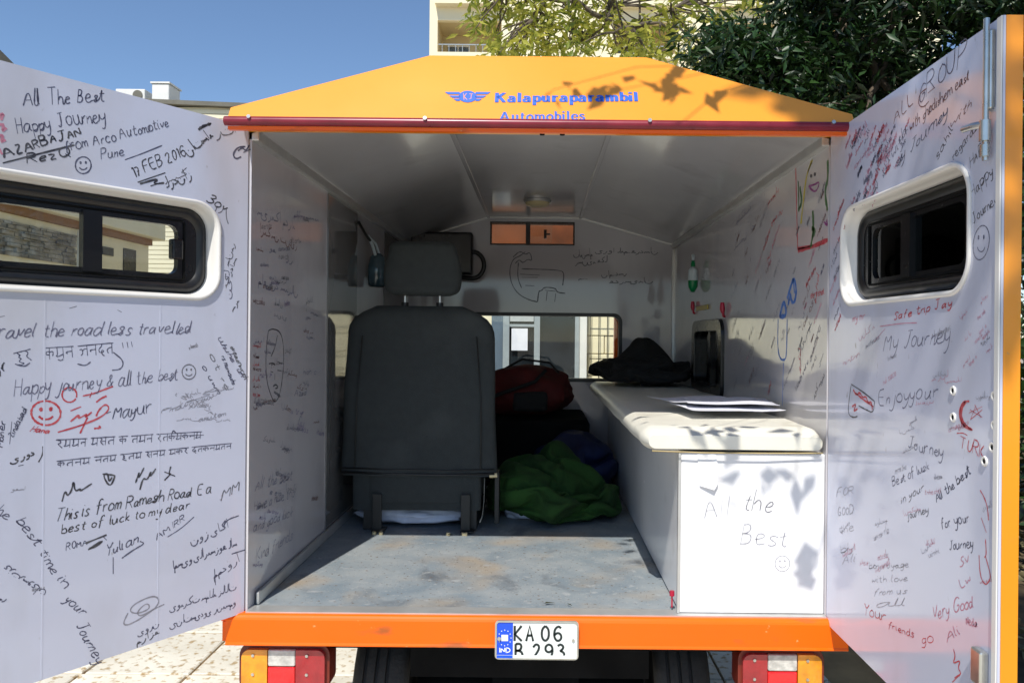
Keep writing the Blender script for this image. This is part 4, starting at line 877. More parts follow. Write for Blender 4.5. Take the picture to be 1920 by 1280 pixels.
# ------------------------------------------------------------ bench and cushion
bench = obj('bench_box', MB().box((.349,.004,ZF+.0045), (.6995,2.0,.992)), M['bench_white'], van, bevel=.003)
fpl = Plane((0,.004,0), (1,0,0), (0,-1,0)); 
obj('bench_edge_trim', MB().box((.3425,.0005,ZF+.0045), (.3485,.012,.992)), M['alu'], bench)
obj('torn_sticker', MB().add([(.388+a,.002-c,z) for a, z, c in ((0,.990,0),(.044,.990,0),(.052,.955,.004),(.049,.920,.008),(.040,.905,.010),(.006,.914,.003))], [(0,1,2,3,4,5)]), M['bench_white'], bench)
nail = obj('red_hook', MB().tube([(.333,.02,.640),(.333,.02,.612)], .002, 6).tube([(.333,.02,.652),(.333,.02,.640)], .006, 8), M['pin_red'], bench)
def cushion():
    bm = bmesh.new(); nx, ny = 14, 56; X0, X1, Y0, Y1, Z0, Z1 = .272, .692, -.003, 1.98, .996, 1.052; rings = []
    for j in range(ny+1):
        y = Y0+(Y1-Y0)*j/ny; e = min(j, ny-j)/ny; inset = .016 if j in (0, ny) else 0
        ring = []
        for u, v in rr(X0+inset, X1-inset*.3, Z0+inset*.5, Z1-inset, .022 if not inset else .012, 5):
            nz = noise.noise(Vector((u*7, y*5, v*3)))
            ring.append((u-(.008+.012*math.sin(max(0, (v-Z0)/(Z1-Z0))*math.pi))*(u < .4)+nz*.003, y+(0 if j else -.010*math.sin(max(0, (v-Z0)/(Z1-Z0))*math.pi)), v+.007*(v > (Z0+Z1)/2)*math.sin(math.pi*max(0, min(1, (u-X0)/(X1-X0))))+nz*.004))
        rings.append(ring)
    return MB().loft(rings)
cu = obj('bench_cushion', cushion(), M['cushion'], None, smooth=70); tag(cu, 'long cream vinyl cushion lying on the white side bench', 'cushion')
cp = obj('cushion_piping', MB().tube([(.276,-.012,.999),(.40,-.014,.996),(.55,-.014,.996),(.688,-.010,.997)], 0.0018, 6), M['tan'], cu, smooth=60)

def sheet(name, pts, z, mat, label, amp=.006, seed=0, rot=0, yc=0):
    """one crumpled sheet of paper; pts = (x0, x1, y0, y1)"""
    x0, x1, y0, y1 = pts; mb = MB(); nx, ny = 12, 8
    cx, cy = (x0+x1)/2, (y0+y1)/2; c, s = math.cos(rot), math.sin(rot)
    for top in (0, .0006):
        for j in range(ny+1):
            for i in range(nx+1):
                u, v = x0+(x1-x0)*i/nx-cx, y0+(y1-y0)*j/ny-cy; h = amp*(1+noise.noise(Vector((u*9+seed, v*9, seed))))+(.02*((i/nx-.12)**2)*(i < 2))*6
                mb.v.append((cx+u*c-v*s, cy+u*s+v*c, z+h+top))
    n1 = (nx+1)*(ny+1)
    for k in range(2):
        for j in range(ny):
            for i in range(nx): a = k*n1+j*(nx+1)+i; mb.f.append((a, a+1, a+nx+2, a+nx+1) if k else (a+nx+1, a+nx+2, a+1, a))
    for i in range(nx): mb.f.append((i, i+1, n1+i+1, n1+i)); a = ny*(nx+1)+i; mb.f.append((a+1, a, n1+a, n1+a+1))
    for j in range(ny): a = j*(nx+1); mb.f.append((a+nx+1, a, n1+a, n1+a+nx+1)); a += nx; mb.f.append((a, a+nx+1, n1+a+nx+1, n1+a))
    o = obj(name, mb, mat, None, smooth=60); return tag(o, label, 'paper')
sheet('paper_sheet', (.40,.66,.20,.43), 1.072, M['paper'], 'creased white paper sheet lowest in the pile on the bench cushion', .005, 1, .1)
sheet('paper_sheet', (.43,.68,.26,.50), 1.083, M['paper'], 'white paper sheet uppermost in the pile on the bench cushion', .006, 4, -.12)
sheet('paper_sheet', (.36,.60,.36,.56), 1.079, M['paper'], 'bluish paper sheet with a raised left corner at the back of the pile', .008, 7, .25)

# ------------------------------------------------------------ loose things
def heap(name, c, r, mat, label, cat, seed, amp=.35, fold=7., parts=None, sub=5, flat=-.85, pw=1.):
    bm = bmesh.new(); bmesh.ops.create_icosphere(bm, subdivisions=sub, radius=1)
    for v in bm.verts:
        p = v.co.normalized(); q = p*1.6+Vector((seed, seed*.7, 0))
        big = noise.noise(q)*amp; rd = 1-abs(noise.noise(p*fold*.35+Vector((seed,3,1))))*2
        rd2 = 1-abs(noise.noise(Vector((p.x*fold, p.y*fold*.6, p.z*fold*.8))+Vector((seed,9,noise.noise(q)*2))))*2
        k = 1+big+rd*.10*pw+rd2*.07*pw; w_ = p*k
        v.co = Vector((c[0]+w_.x*r[0], c[1]+w_.y*r[1], c[2]+max(w_.z, flat)*r[2]))
    me = bpy.data.meshes.new(name); bm.to_mesh(me); bm.free(); o = bpy.data.objects.new(name, me); finish(o, name, mat, None, smooth=180)
    return tag(o, label, cat)
def clothheap(name, c, r_, mat, label, cat, seed, size=1., n=5, grow=-.30, frames=24, core=.62, th=.003):
    """an oversized loose skin of cloth round a lump, left to slump and crumple"""
    rs = random.Random(seed); zf = c[2]-r_[2]*.95; col = []
    bm = bmesh.new(); bmesh.ops.create_icosphere(bm, subdivisions=3, radius=1)
    for v in bm.verts:
        k = 1+.28*noise.noise(v.co*1.9+Vector((seed,0,0))); v.co = Vector((c[0]+v.co.x*r_[0]*core*k, c[1]+v.co.y*r_[1]*core*k, zf+max(0, v.co.z*k)*r_[2]*1.25))
    me = bpy.data.meshes.new('lump'); bm.to_mesh(me); bm.free(); a = bpy.data.objects.new('lump', me); C.objects.link(a); a.modifiers.new('c', 'COLLISION'); a.collision.thickness_outer = .004; a.collision.cloth_friction = 30; col.append(a)
    me = bpy.data.meshes.new('base'); me.from_pydata([(c[0]-1,c[1]-1,zf),(c[0]+1,c[1]-1,zf),(c[0]+1,c[1]+1,zf),(c[0]-1,c[1]+1,zf)], [], [(0,1,2,3)]); a = bpy.data.objects.new('base', me); C.objects.link(a); a.modifiers.new('c', 'COLLISION'); a.collision.thickness_outer = .004; a.collision.cloth_friction = 40; col.append(a)
    bm = bmesh.new(); bmesh.ops.create_icosphere(bm, subdivisions=n, radius=1)
    for v in bm.verts:
        p = v.co.copy(); k = 1+.22*noise.noise(p*1.6+Vector((seed,4,0)))+.07*noise.noise(p*4+Vector((seed,1,2)))
        v.co = Vector((c[0]+p.x*r_[0]*k*size, c[1]+p.y*r_[1]*k*size, c[2]+.012+p.z*k*r_[2]*1.05))
        v.co.z = max(v.co.z, zf+.006+.006*(1+noise.noise(p*5)))
    me = bpy.data.meshes.new(name); bm.to_mesh(me); bm.free()
    o = bpy.data.objects.new(name, me); C.objects.link(o); m = o.modifiers.new('cloth', 'CLOTH'); q = m.settings
    q.quality = 5; q.mass = .25; q.tension_stiffness = 12; q.compression_stiffness = 12; q.shear_stiffness = 4; q.bending_stiffness = .06; q.shrink_min = grow; q.air_damping = 1
    k = m.collision_settings; k.collision_quality = 2; k.distance_min = .004; k.use_self_collision = True; k.self_distance_min = .005; k.self_friction = 8
    for f in range(1, frames+1): SC.frame_set(f)
    dg = bpy.context.evaluated_depsgraph_get(); me2 = bpy.data.meshes.new_from_object(o.evaluated_get(dg)); SC.frame_set(1)
    bpy.data.objects.remove(o)
    for a in col: bpy.data.objects.remove(a)
    o = bpy.data.objects.new(name, me2); finish(o, name, mat, None, smooth=180)
    m = o.modifiers.new('th', 'SOLIDIFY'); m.thickness = th; m = o.modifiers.new('sub', 'SUBSURF'); m.levels = m.render_levels = 1
    return tag(o, label, cat)
g1 = clothheap('green_jacket', (.060,1.12,.730), (.172,.22,.134), M['green_cloth'], 'crumpled green jacket dumped on the floor behind the driver seat', 'jacket', 3, 1., 5, -.55, 26, .80)
clothheap('blue_tarpaulin', (.19,1.50,.725), (.16,.22,.13), M['blue_cloth'], 'dark blue tarpaulin heaped behind the green jacket', 'tarpaulin', 8, 1., 4, -.25, 20, .75)
heap('plastic_bag', (-.05,1.02,.625), (.08,.08,.032), M['poly'], 'small clear plastic bag under the green jacket', 'plastic bag', 12, .3, 6, sub=4)
rbg = heap('red_backpack', (-.072,1.82,1.010), (.215,.17,.125), M['red_cloth'], 'red backpack with a black strap lying on the dark front console', 'backpack', 21, .22, 4, pw=.6)
obj('strap', MB().tube([(-.24,1.66,.985),(-.12,1.63,1.03),(-.02,1.64,1.065),(.03,1.70,1.115)], .009, 6), M['black_cloth'], rbg, smooth=60)
obj('pocket', MB().box((-.12,1.62,.93), (.04,1.70,1.02)), M['black_cloth'], rbg, bevel=.02, bseg=3)
obj('handle', MB().tube([(.10,1.78,1.09),(.05,1.76,1.15),(-.08,1.76,1.165),(-.16,1.78,1.12)], .006, 6), M['black_cloth'], rbg, smooth=60)
bb = clothheap('black_duffel', (.465,1.72,1.158), (.185,.19,.098), M['black_cloth'], 'black cloth bag piled at the far end of the bench cushion', 'bag', 47, 1., 5, -.30, 18, .92)
obj('flap', MB().loft([[(.48+a*math.cos(q)*.9*(1+.16*math.sin(3*q+a*20)), 1.70+a*math.sin(q)*.6, z+.008*math.sin(5*q+a*30)) for q in [math.tau*i/28 for i in range(28)]] for a, z in ((.19,1.08),(.165,1.14),(.125,1.185),(.085,1.225),(.052,1.256),(.02,1.272))]), M['black_cloth'], bb, smooth=180, sub=1)
pb = heap('polythene_bundle', (-.44,.86,.640), (.16,.05,.030), M['poly'], 'flattened white and blue polythene bag stuffed under the driver seat', 'plastic bag', 41, .25, 5, sub=4, pw=1.5)
mo = thing('black_monitor', 'black box shaped screen mounted on the front wall behind the headrest', 'monitor', (-.50,2.05,1.6))
obj('casing', MB().box((-.66,2.02,1.585), (-.345,2.10,1.800)), M['black_frame'], mo, bevel=.012, bseg=3); obj('bracket', MB().box((-.56,2.101,1.64), (-.42,2.1295,1.74)), M['steel'], mo)
obj('cable', MB().tube([(-.36,2.04,1.70),(-.345,2.04,1.70)]+[(-.345+.058*math.cos(a), 2.05, 1.635+.068*math.sin(a)) for a in [math.radians(80-17*k) for k in range(11)]]+[(-.46,2.05,1.575)], .012, 10), M['cable'], mo, smooth=180)
bo = thing('water_bottle', 'dark blue water bottle in a white strap holder hanging on the left wall', 'bottle', (-.655,1.22,1.47))
obj('body', MB().tube([(-.655,1.22,1.465),(-.655,1.22,1.475),(-.655,1.22,1.55),(-.655,1.22,1.585),(-.655,1.22,1.60)], [.030,.037,.037,.030,.016], 16), M['bottle'], bo, smooth=60)
obj('strap', MB().tube([(-.658,1.20,1.59),(-.668,1.19,1.63),(-.685,1.18,1.668)], .007, 6).tube([(-.65,1.245,1.59),(-.665,1.23,1.64),(-.69,1.20,1.668)], .006, 6), M['label_white'], bo, smooth=60)
obj('cord', MB().tube([(-.69,1.05,1.70),(-.682,1.13,1.665),(-.672,1.22,1.635),(-.66,1.28,1.60)], .006, 6), M['cable'], bo, smooth=60)
sp_ = thing('spray_bottle', 'small green and white spray bottle hanging on the right wall near the far corner', 'bottle', (.67,1.50,1.5))
obj('body', MB().tube([(.672,1.5,1.475),(.672,1.5,1.495),(.672,1.5,1.525)], [.008,.020,.022], 12), M['label_green'], sp_, smooth=60); obj('label', MB().tube([(.672,1.5,1.5255),(.672,1.5,1.57),(.672,1.5,1.585)], [.022,.020,.010], 12), M['label_white'], sp_, smooth=60)
obj('trigger', MB().tube([(.672,1.5,1.5855),(.672,1.5,1.60),(.668,1.48,1.612)], [.009,.010,.006], 8), M['label_green'], sp_); obj('nozzle', MB().tube([(.668,1.478,1.614),(.664,1.46,1.632)], [.006,.008], 8), M['label_white'], sp_)
for k, (x, y, r) in enumerate(((.02,.055,.3),(-.30,.70,.9),(.09,.04,2.),(.30,.66,.4))):
    o = obj('fallen_leaf', MB().add([(x,y,.606),(x+.012*math.cos(r),y+.012*math.sin(r)*.5,.609),(x+.03*math.cos(r),y+.02*math.sin(r),.606),(x+.012*math.cos(r)-.006,y+.010,.607)], [(0,1,2,3)]), M['leaf_litter'])
    tag(o, ('dry leaf on the floor edge above the number plate','dry leaf beside the seat bolt','small dry leaf near the threshold by the middle','dry leaf by the bench foot at the shadow line')[k], 'leaf', 'fallen leaves on the camper floor')
# ------------------------------------------------------------ writing: left door
def W(t, p0, p1, h, ink, wd, font='L'): return write(lpl, ldoor, t, p0, p1, h, ink, wd*.74, font)
W('All The Best', (44,197), (198,192), 27, 'n', 3.6); W('Happy Journey', (33,252), (200,226), 27, 'n', 3.2)
W('AZARBAJAN', (8,296), (156,252), 17, 'k', 5.0); draw(lpl, ldoor, [[(5,306),(60,292),(140,272)]], 'k', 3.6); W('RezQ', (50,306), (136,292), 16, 'k', 4.4)
W('from Arco Automotive', (124,286), (318,238), 20, 'n', 2.8); W('Pune', (190,299), (236,291), 17, 'n', 2.6); draw(lpl, ldoor, [[(234,300),(270,287),(304,273)]], 'n', 2.6)
smiley(lpl, ldoor, 156, 310, 15, 16, 'n', 2.8)
W('17 FEB 2016', (252,334), (352,290), 19, 'k', 3.4); draw(lpl, ldoor, [[(258,342),(310,324)],[(262,345),(300,334),(285,346),(308,343)],[(282,349),(300,343)]], 'k', 4)
W('nAtsAb', (352,292), (404,252), 22, 'k', 4.2, font='P'); draw(lpl, ldoor, [[(372,244),(378,238),(395,232)],[(374,243),(396,231)]], 'k', 5.5); W('rtA', (404,258), (450,248), 19, 'g', 3.2, font='P')
draw(lpl, ldoor, [[(460,275),(445,276),(436,290),(442,299),(452,294)],[(446,283),(455,276),(460,284),(468,272)],[(456,286),(470,280)]], 'n', 3.4)
W('lrdnAz', (312,352), (366,330), 20, 'k', 3.4, font='P'); W('sbk', (310,346), (362,322), 12, 'g', 2.4, font='P'); W('3ov/', (384,378), (425,398), 17, 'k', 4); W('rz', (395,392), (428,392), 18, 'g', 2.6, font='P')
draw(lpl, ldoor, [[(424,392),(424,408),(428,420)]], 'g', 2)
for k, (a, b) in enumerate((((442,452),(428,500)),((446,480),(424,540)),((428,500),(432,560)),((450,560),(436,585)))): W(('sAnbr','bkrdAs','nyAl','srb')[k], b, a, 11, 'k' if k != 2 else 'n', 2.4, font='P')
W('Travel the road less travelled', (-34,634), (360,624), 26, 'v', 3.0)
draw(lpl, ldoor, [[(0,594),(9,592)],[(130,578),(144,574)],[(220,581),(228,585)]], 'g', 2)
W('hurA', (32,682), (72,672), 26, 'n', 2.8, font='D'); W('kmun lndt', (86,674), (222,662), 26, 'n', 2.8, font='D'); draw(lpl, ldoor, [[(28,682),(45,688),(56,680)],[(212,660),(232,676),(228,692),(210,694)],[(145,682),(160,686),(170,678)],[(229,642),(231,652)],[(238,641),(240,652)],[(246,640),(248,650)]], 'n', 2.6)
W('vr', (-2,712), (16,682), 14, 'k', 5)
W('Happy journey & all the best', (26,742), (334,712), 26, 'v', 2.8); smiley(lpl, ldoor, 354, 697, 13, 14, 'g', 2)
for k, (a, b, i) in enumerate((((408,634),(452,708),'v'),((414,668),(436,722),'n'),((378,686),(408,740),'n'),((392,665),(425,735),'g'),((432,650),(458,712),'g'))): scrawl(lpl, ldoor, a, b, 10, i, 2.0, 'L')
smiley(lpl, ldoor, 86, 774, 28, 23, 'r', 4.2, 5); draw(lpl, ldoor, [ell(130,740,14,14,30,380,14)], 'r', 3.4)
draw(lpl, ldoor, [[(155,742),(175,738),(190,732),(212,724)],[(168,745),(172,735)],[(132,790),(150,775),(145,786),(165,774),(158,784),(172,772)],[(108,810),(150,798),(190,782),(206,766),(198,756),(185,768),(180,780)],[(150,812),(158,795),(164,782)],[(176,803),(190,802),(185,798)],[(132,770),(152,762)],[(180,754),(190,746),(200,742)]], 'r', 3.6)
W('Hana', (56,808), (94,812), 11, 'r', 3.4); W('-Mayur', (198,786), (288,772), 27, 'n', 2.8)
W('Zindabad', (24,820), (52,766), 11, 'n', 2.4); W('Maner', (4,838), (12,788), 11, 'n', 2.8); draw(lpl, ldoor, [[(18,832),(22,790)]], 'n', 1.8)
W('yrvd', (22,866), (72,850), 15, 'k', 4.2, font='P'); draw(lpl, ldoor, [[(80,836),(81,850),(72,866)],[(34,873),(44,871)]], 'k', 2.8)
W('rmmnA mst k tmnA rtkmknAm', (105,840), (384,822), 18, 'n', 2.8, font='D'); W('ktnm ntm htm snmA mkr dtknmAtn', (107,876), (440,840), 14, 'n', 2.6, font='D'); draw(lpl, ldoor, [[(322,812),(325,806),(330,812)],[(316,817),(382,815)]], 'n', 2.6)
draw(lpl, ldoor, [[(116,940),(122,918),(126,930),(134,920),(138,898),(140,922),(152,914),(148,922),(172,906)],[(192,888),(212,890),(216,892),(206,914),(192,890),(202,886),(204,904),(210,894)],[(254,905),(262,880),(258,900),(270,876)],[(262,918),(268,895),(276,900),(284,880),(280,896),(292,878)],[(308,900),(322,886),(316,890),(320,874)],[(308,884),(328,892)]], 'k', 3.4)
W('This is from Ramesh Road E a', (102,976), (398,922), 20, 'k', 3.2); W('best of luck to my dear', (116,1000), (356,952), 17, 'k', 3.4); W('AMIRR', (294,1012), (350,972), 13, 'n', 2.6); draw(lpl, ldoor, [[(314,1006),(340,990),(364,968)],[(200,1012),(194,1006)]], 'n', 2)
W('ROMA', (124,1032), (164,1020), 13, 'n', 2.6); draw(lpl, ldoor, [[(160,1018),(180,1010),(200,1002)],[(165,1030),(182,1018),(195,1012),(180,1024),(168,1028)],[(168,1029),(180,1022)]], 'k', 3.8); W('Yulian', (198,1042), (262,1016), 18, 'n', 3.2); draw(lpl, ldoor, [[(228,1046),(250,1030),(272,1018),(262,1014)],[(212,1044),(212,1075)]], 'n', 2.6)
W(':MM', (412,938), (450,918), 18, 'g', 2.8)
W('nvz yAkA', (358,1020), (434,984), 18, 'n', 3.2, font='P'); draw(lpl, ldoor, [[(448,966),(425,974),(418,988)]], 'n', 2.8)
W('Amsyv ylArbszvh lAs', (324,1066), (448,1020), 17, 'n', 3.4, font='P'); W('mmdvrA', (400,1082), (456,1046), 17, 'n', 2.8, font='P'); draw(lpl, ldoor, [[(402,1066),(404,1096)],[(434,1038),(446,1034),(460,1030)]], 'n', 2.6)
draw(lpl, ldoor, [[(240,1148),(230,1168),(238,1172),(262,1160),(296,1136),(298,1120),(284,1116),(250,1132),(242,1146),(258,1150),(282,1140),(276,1128),(256,1146),(262,1156),(290,1140),(308,1132)]], 'l', 2.6)
W('yvbrkt smAlb zlAlAt', (320,1144), (446,1104), 15, 'n', 2.6, font='P'); W('ynAtsydvy rnpsmv', (320,1174), (446,1132), 15, 'n', 2.6, font='P'); W('yvrn', (260,1190), (304,1168), 14, 'n', 2.4, font='P'); W('mrAzh', (256,1206), (304,1182), 14, 'k', 2.6, font='P')
for t, a, b in (('the',(-22,955),(16,976)),('best',(30,976),(68,1026)),('time',(72,1034),(98,1080)),('in',(106,1086),(122,1108)),('your',(120,1124),(152,1156)),('Journey',(142,1172),(182,1246))): W(t, a, b, 17, 'n', 3.0)
W('nAyvsrtzy', (84,1112), (4,1058), 13, 'n', 2.8, font='P'); W('mrf', (-4,1124), (18,1124), 10, 'n', 2.6, font='P')
draw(lpl, ldoor, [[(-3,218),(6,212),(2,226)],[(-4,235),(8,232),(3,248),(12,240)],[(-4,256),(6,252),(2,268),(10,262)],[(-2,278),(4,290)]], 'p', 6)
for k in range(9): scrawl(lpl, ldoor, (random.uniform(300,380), random.uniform(725,800)), (random.uniform(385,445), random.uniform(720,795)), 9, 'l', 1.2)
for a, b in (((355,655),(372,650)),((20,920),(52,918)),((60,1108),(84,1104))): scrawl(lpl, ldoor, a, b, 8, 'l', 1.4)
# ------------------------------------------------------------ writing: right door
R_ = lambda *a, **k: write(rpl, rdoor, *a, **k)
R_('ALL', (1676,232), (1716,190), 26, 'b', 2.2); R_('GROUP', (1722,196), (1816,110), 40, 'n', 2.6); draw(rpl, rdoor, [[(1738,166),(1724,176),(1722,198),(1732,202),(1742,190)],[(1740,175),(1752,165)]], 'b', 2.2)
R_('with ghodishem east', (1706,246), (1818,148), 20, 'b', 2.2); R_('with', (1674,300), (1702,250), 24, 'n', 2.0); R_('my Journey', (1680,314), (1778,214), 22, 'n', 2.2)
R_('sahil', (1758,300), (1788,240), 17, 'k', 2.2); R_('with', (1780,244), (1824,200), 18, 'b', 2.2); R_('regards', (1788,302), (1834,238), 17, 'k', 2.2); R_('HAPPY', (1820,316), (1862,262), 19, 'k', 2.2)
R_('Happy', (1822,372), (1864,326), 22, 'k', 2.2); R_('Journey', (1826,420), (1872,376), 20, 'k', 2.2); smiley(rpl, rdoor, 1840, 455, 15, 33, 'n', 2.0, 8)
for k in range(26):
    x, y = random.uniform(1562,1660), random.uniform(205,380); y = max(y, 260-(x-1560)*.68+22)
    l = random.uniform(18,40); i = random.choice('ppprnnvg'); scrawl(rpl, rdoor, (x, y+l*.6), (x+l*.35, y-l*.35), random.uniform(10,18), i, 1.8, random.choice('LP'))
for k in range(10):
    x = random.uniform(1560,1578); y = 390+k*24; scrawl(rpl, rdoor, (x-4, y+16), (x+8, y-14), 9, random.choice('pprn'), 1.6)
R_('Safe trip Jay', (1676,600), (1788,572), 15, 'r', 2.6); draw(rpl, rdoor, [[(1650,612),(1690,606),(1720,605)],[(1660,616),(1640,640)]], 'p', 2.0); R_('my mr', (1598,604), (1622,598), 14, 'p', 2.4)
R_('My Journey.', (1656,658), (1788,640), 33, 'v', 2.4); R_('Enjoyyour', (1648,762), (1760,744), 27, 'v', 2.4); R_('Journey', (1702,838), (1770,858), 23, 'v', 2.2)
draw(rpl, rdoor, [[(1596,720),(1618,734),(1640,752)],[(1596,722),(1592,750),(1590,776),(1600,783),(1608,780)],[(1610,760),(1624,768),(1638,774),(1640,752)]], 'k', 2.8)
draw(rpl, rdoor, [[(1600,730),(1606,742),(1612,734),(1618,746),(1624,742),(1628,756),(1634,752),(1636,768)],[(1604,736),(1620,750),(1638,762)],[(1598,762),(1606,756),(1600,772),(1608,766)]], 'r', 4)
draw(rpl, rdoor, [[(1818,752),(1806,752),(1799,768),(1800,786),(1808,800),(1822,806)],[(1812,753),(1804,764),(1803,784),(1812,798),(1824,806)],[(1810,752),(1801,765),(1801,786),(1810,800)]], 'r', 4.2)
draw(rpl, rdoor, [[(1817,774),(1842,762)],[(1828,758),(1839,782)],[(1842,782),(1819,768)],[(1820,786),(1830,760)],[(1820,786),(1842,768)]], 'r', 2.2); R_('TURK', (1800,838), (1848,862), 24, 'r', 2.6); draw(rpl, rdoor, [[(1794,812),(1806,811),(1814,816)]], 'r', 2)
R_('All the best', (1756,942), (1822,886), 17, 'n', 2.8); R_('for your', (1766,990), (1820,978), 19, 'n', 2.6); R_('Journey', (1780,1030), (1826,1026), 18, 'n', 2.4)
R_('Best of luck', (1674,912), (1744,878), 17, 'v', 2.0); R_('in your', (1690,944), (1734,918), 14, 'g', 1.8); R_('journey', (1702,972), (1742,960), 16, 'g', 1.8)
for k, (t, y) in enumerate((('FOR',925),('GOOD',962),('the',994),('by',1030),('Ali',1052))): R_(t, (1568+k*3, y+6), (1602+k, y), 15, 'l', 1.6)
for k, (t, y) in enumerate((('bon voyage',1062),('with love',1088),('from us',1112),('all',1134))): R_(t, (1630+k*4, y+4), (1706-k*2, y), 12, 'l', 1.4)
R_('Your', (1620,1152), (1664,1166), 20, 'r', 2.0); R_('friends', (1666,1176), (1716,1196), 14, 'r', 2.0); R_('go', (1728,1206), (1752,1204), 18, 'r', 2.0)
R_('Very Good', (1750,1162), (1826,1136), 22, 'p', 2.8); R_('Neda', (1812,1170), (1834,1176), 16, 'p', 2.8); R_('Ali', (1776,1204), (1806,1184), 20, 'p', 3.0); R_('Sv', (1800,1064), (1820,1050), 18, 'p', 2.2); R_('Lw', (1802,1104), (1824,1086), 18, 'p', 2.2)
draw(rpl, rdoor, [[(1838,918),(1846,932),(1852,950),(1854,975)],[(1840,970),(1850,998)],[(1848,1010),(1850,1040),(1846,1044)],[(1836,1040),(1838,1080),(1848,1098),(1858,1085),(1856,1070),(1848,1042)]], 'r', 2.8)
draw(rpl, rdoor, [[(1788,1216),(1792,1230),(1786,1244),(1802,1236),(1796,1252),(1804,1262),(1790,1270)],[(1786,1278),(1796,1268)]], 'r', 3)
for k in range(30):
    x = random.uniform(1600,1700); y = random.uniform(290-(x-1600)*.6, 360-(x-1600)*.5); scrawl(rpl, rdoor, (x, y), (x+random.uniform(8,20), y-random.uniform(14,34)), random.uniform(9,15), random.choice('ppnvr'), 1.6)
for k in range(34):
    x, y = random.uniform(1575,1860), random.uniform(590,1100); scrawl(rpl, rdoor, (x, y), (x+random.uniform(14,36), y-random.uniform(2,22)), random.uniform(8,14), random.choice('llp'), 1.1)
for k in range(10): x, y = random.uniform(1800,1850), random.uniform(560,700); scrawl(rpl, rdoor, (x, y), (x+14, y-16), 9, 'p', .9)
# ------------------------------------------------------------ writing: walls, bench, front wall
wl = Plane((-XW,0,0), (0,1,0), (1,0,0)); wr = Plane((XW,0,0), (0,-1,0), (-1,0,0)); wf = Plane((0,LEN,0), (1,0,0), (0,-1,0))
for t, a, b, h, i, f in (('syrbkA mdrAb',(482,402),(556,430),22,'v','P'),('Arbksn tnlyr',(486,434),(560,466),18,'b','P'),('vh',(505,470),(520,476),12,'v','P'),('rzA',(536,488),(556,496),16,'v','P'),('mAhyrd sbrlAn',(484,530),(562,556),18,'v','P')): write(wl, lw, t, a, b, h, i, 2.2, f)
draw(wl, lw, [[(503,620),(499,650),(498,690),(501,720),(508,742),(515,756),(524,742),(529,712),(532,680),(531,640),(524,620),(510,616),(503,620)],[(520,628),(516,650),(508,668)],[(504,682),(510,680),(516,684)],[(520,678),(528,682)],[(507,696),(512,698)],[(520,694),(527,695)],[(512,724),(517,720),(522,726),(516,728)],[(515,700),(515,712)]], 'k', 2.8)
for k, y in enumerate((648,670,684,694,712,725,742,764)): scrawl(wl, lw, (474,y), (474+random.uniform(10,18),y+2), 8, 'b' if k % 2 else 'r', 1.6)
for t, a, b, h in (('All the best',(478,920),(548,898),20),('Have a nice trip',(476,958),(552,930),18),('and good luck',(474,998),(548,966),18),('Kind friends',(480,1052),(550,1010),22),('Azad',(552,742),(575,740),12),('mn',(560,795),(568,775),10)): write(wl, lw, t, a, b, h, 'v', 1.8)
for k in range(16): x = random.uniform(478,560); y = random.uniform(310,880); scrawl(wl, lw, (x, y), (x+random.uniform(12,30), y+random.uniform(-4,10)), random.uniform(8,14), random.choice('ggbv'), 1.4)
for k in range(46):
    x = random.uniform(474,600); y0 = 330+(x-470)*.72; y = random.uniform(y0, 1090-(x-470)*.9); scrawl(wl, lw, (x, y), (x+random.uniform(10,26), y+random.uniform(-3,9)), random.uniform(7,13), random.choice('gvvbu'), 1.5)
# right wall drawings
draw(wr, rw, [[(1492,310),(1494,400),(1496,470)]], 'r', 5); draw(wr, rw, [[(1496,470),(1520,464),(1552,450)],[(1496,466),(1524,460)]], 'r', 9)
draw(wr, rw, [[(1522,302),(1512,330),(1506,380),(1502,420)],[(1524,300),(1515,322)]], 'Y', 8); draw(wr, rw, [[(1500,350),(1504,380),(1497,395)],[(1497,340),(1498,392)],[(1552,300),(1553,335),(1546,360),(1552,395)],[(1524,395),(1526,430),(1520,465)],[(1522,428),(1530,432),(1524,444)]], 'G', 9)
draw(wr, rw, [[(1516,350),(1528,346),(1538,340),(1530,362),(1518,352)],[(1545,416),(1552,424),(1550,412)]], 'M', 5); draw(wr, rw, [ell(1521,330,1.6,2.5,0,360,5), ell(1528,327,1.6,2.5,0,360,5)], 'k', 3.4)
draw(wr, rw, [[(1462,594),(1470,560),(1476,592),(1462,594)],[(1476,560),(1482,540),(1489,518),(1494,545),(1490,568),(1484,566),(1482,548),(1478,572)],[(1487,522),(1490,550)]], 'B', 9); draw(wr, rw, [[(1459,598),(1458,650),(1462,672),(1470,676),(1475,668),(1476,598)],[(1469,680),(1467,760)]], 'B', 5)
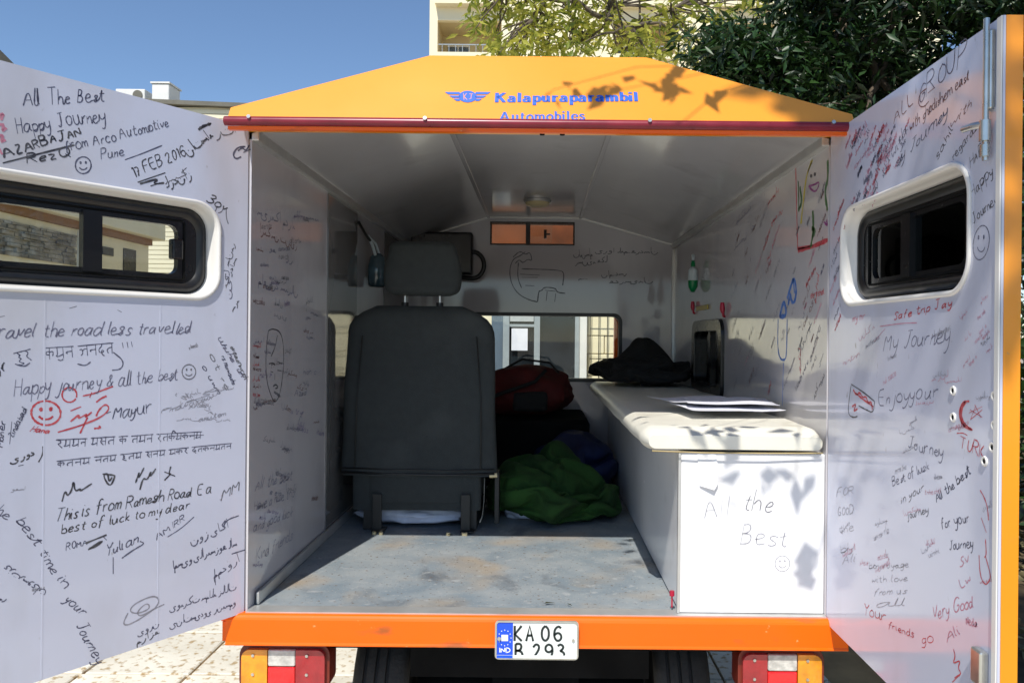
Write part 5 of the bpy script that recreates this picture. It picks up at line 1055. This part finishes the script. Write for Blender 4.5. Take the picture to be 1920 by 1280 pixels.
for a, b, i in (((1440,385),(1462,352),'r'),((1446,420),(1470,392),'r'),((1432,470),(1450,420),'r'),((1438,490),(1456,445),'r'),((1380,420),(1410,388),'v'),((1376,470),(1420,420),'v'),((1370,385),(1408,372),'v'),((1512,540),(1530,505),'r'),((1530,570),(1536,510),'r'),((1505,620),(1530,560),'b'),((1520,560),(1546,550),'r'),((1500,660),(1524,600),'g'),((1520,680),(1540,610),'g'),((1500,720),(1516,680),'n'),((1526,745),(1548,700),'k'),((1440,740),(1446,712),'r'),((1500,700),(1502,650),'r')): scrawl(wr, rw, a, b, 13, i, 2.0)
for k in range(60):
    x = random.uniform(1370,1545); y = random.uniform(max(330, 460-(x-1262)*.70+40), 740); l = random.uniform(14,42); scrawl(wr, rw, (x, y), (x+l*.35, y-l), random.uniform(7,12), random.choice('gggvlpb'), 1.3)
write(fpl, bench, 'AII', (1320,972), (1370,966), 34, 'l', 1.6); write(fpl, bench, 'the', (1392,956), (1450,958), 34, 'g', 1.9); write(fpl, bench, 'Best', (1388,1020), (1478,1024), 34, 'l', 1.7); smiley(fpl, bench, 1467, 1056, 14, 15, 'l', 1.4)
# front wall drawings
draw(wf, fw, [[(985,472),(975,480),(962,485),(955,505),(958,530),(970,550),(990,562),(1008,566)],[(972,492),(970,520),(978,540)],[(962,482),(975,470),(985,478),(994,472),(998,490),(990,485),(980,494),(974,486),(966,494)]], 'g', 2.2)
draw(wf, fw, [[(975,514),(1012,516)],[(978,520),(1008,520)],[(985,535),(1002,536)],[(1008,565),(1010,545),(1016,545),(1020,538),(1042,540),(1044,548),(1060,550)],[(1022,544),(1042,546)],[(1024,564),(1026,546)],[(1040,566),(1042,550)],[(978,504),(1050,506),(1058,512),(1055,535)]], 'g', 2.2)
for t, a, b, h in (('yrvA lbm-hrdsAn',(1118,472),(1240,474),10),('tAbnsAm',(1076,484),(1114,480),14),('rsnyb hkl',(1078,494),(1142,492),12),('nAm-dsr',(1128,518),(1180,514),10),('hdrsybAn',(1142,530),(1232,528),10),('m--',(1085,524),(1108,523),5)): write(wf, fw, t, a, b, h, 'g', 1.7, 'P')

# ------------------------------------------------------------ render settings
SC.render.engine = 'CYCLES'; SC.cycles.use_denoising = True
SC.cycles.max_bounces = 10; SC.cycles.diffuse_bounces = 5; SC.cycles.glossy_bounces = 4; SC.cycles.transparent_max_bounces = 12
SC.cycles.sample_clamp_indirect = 6
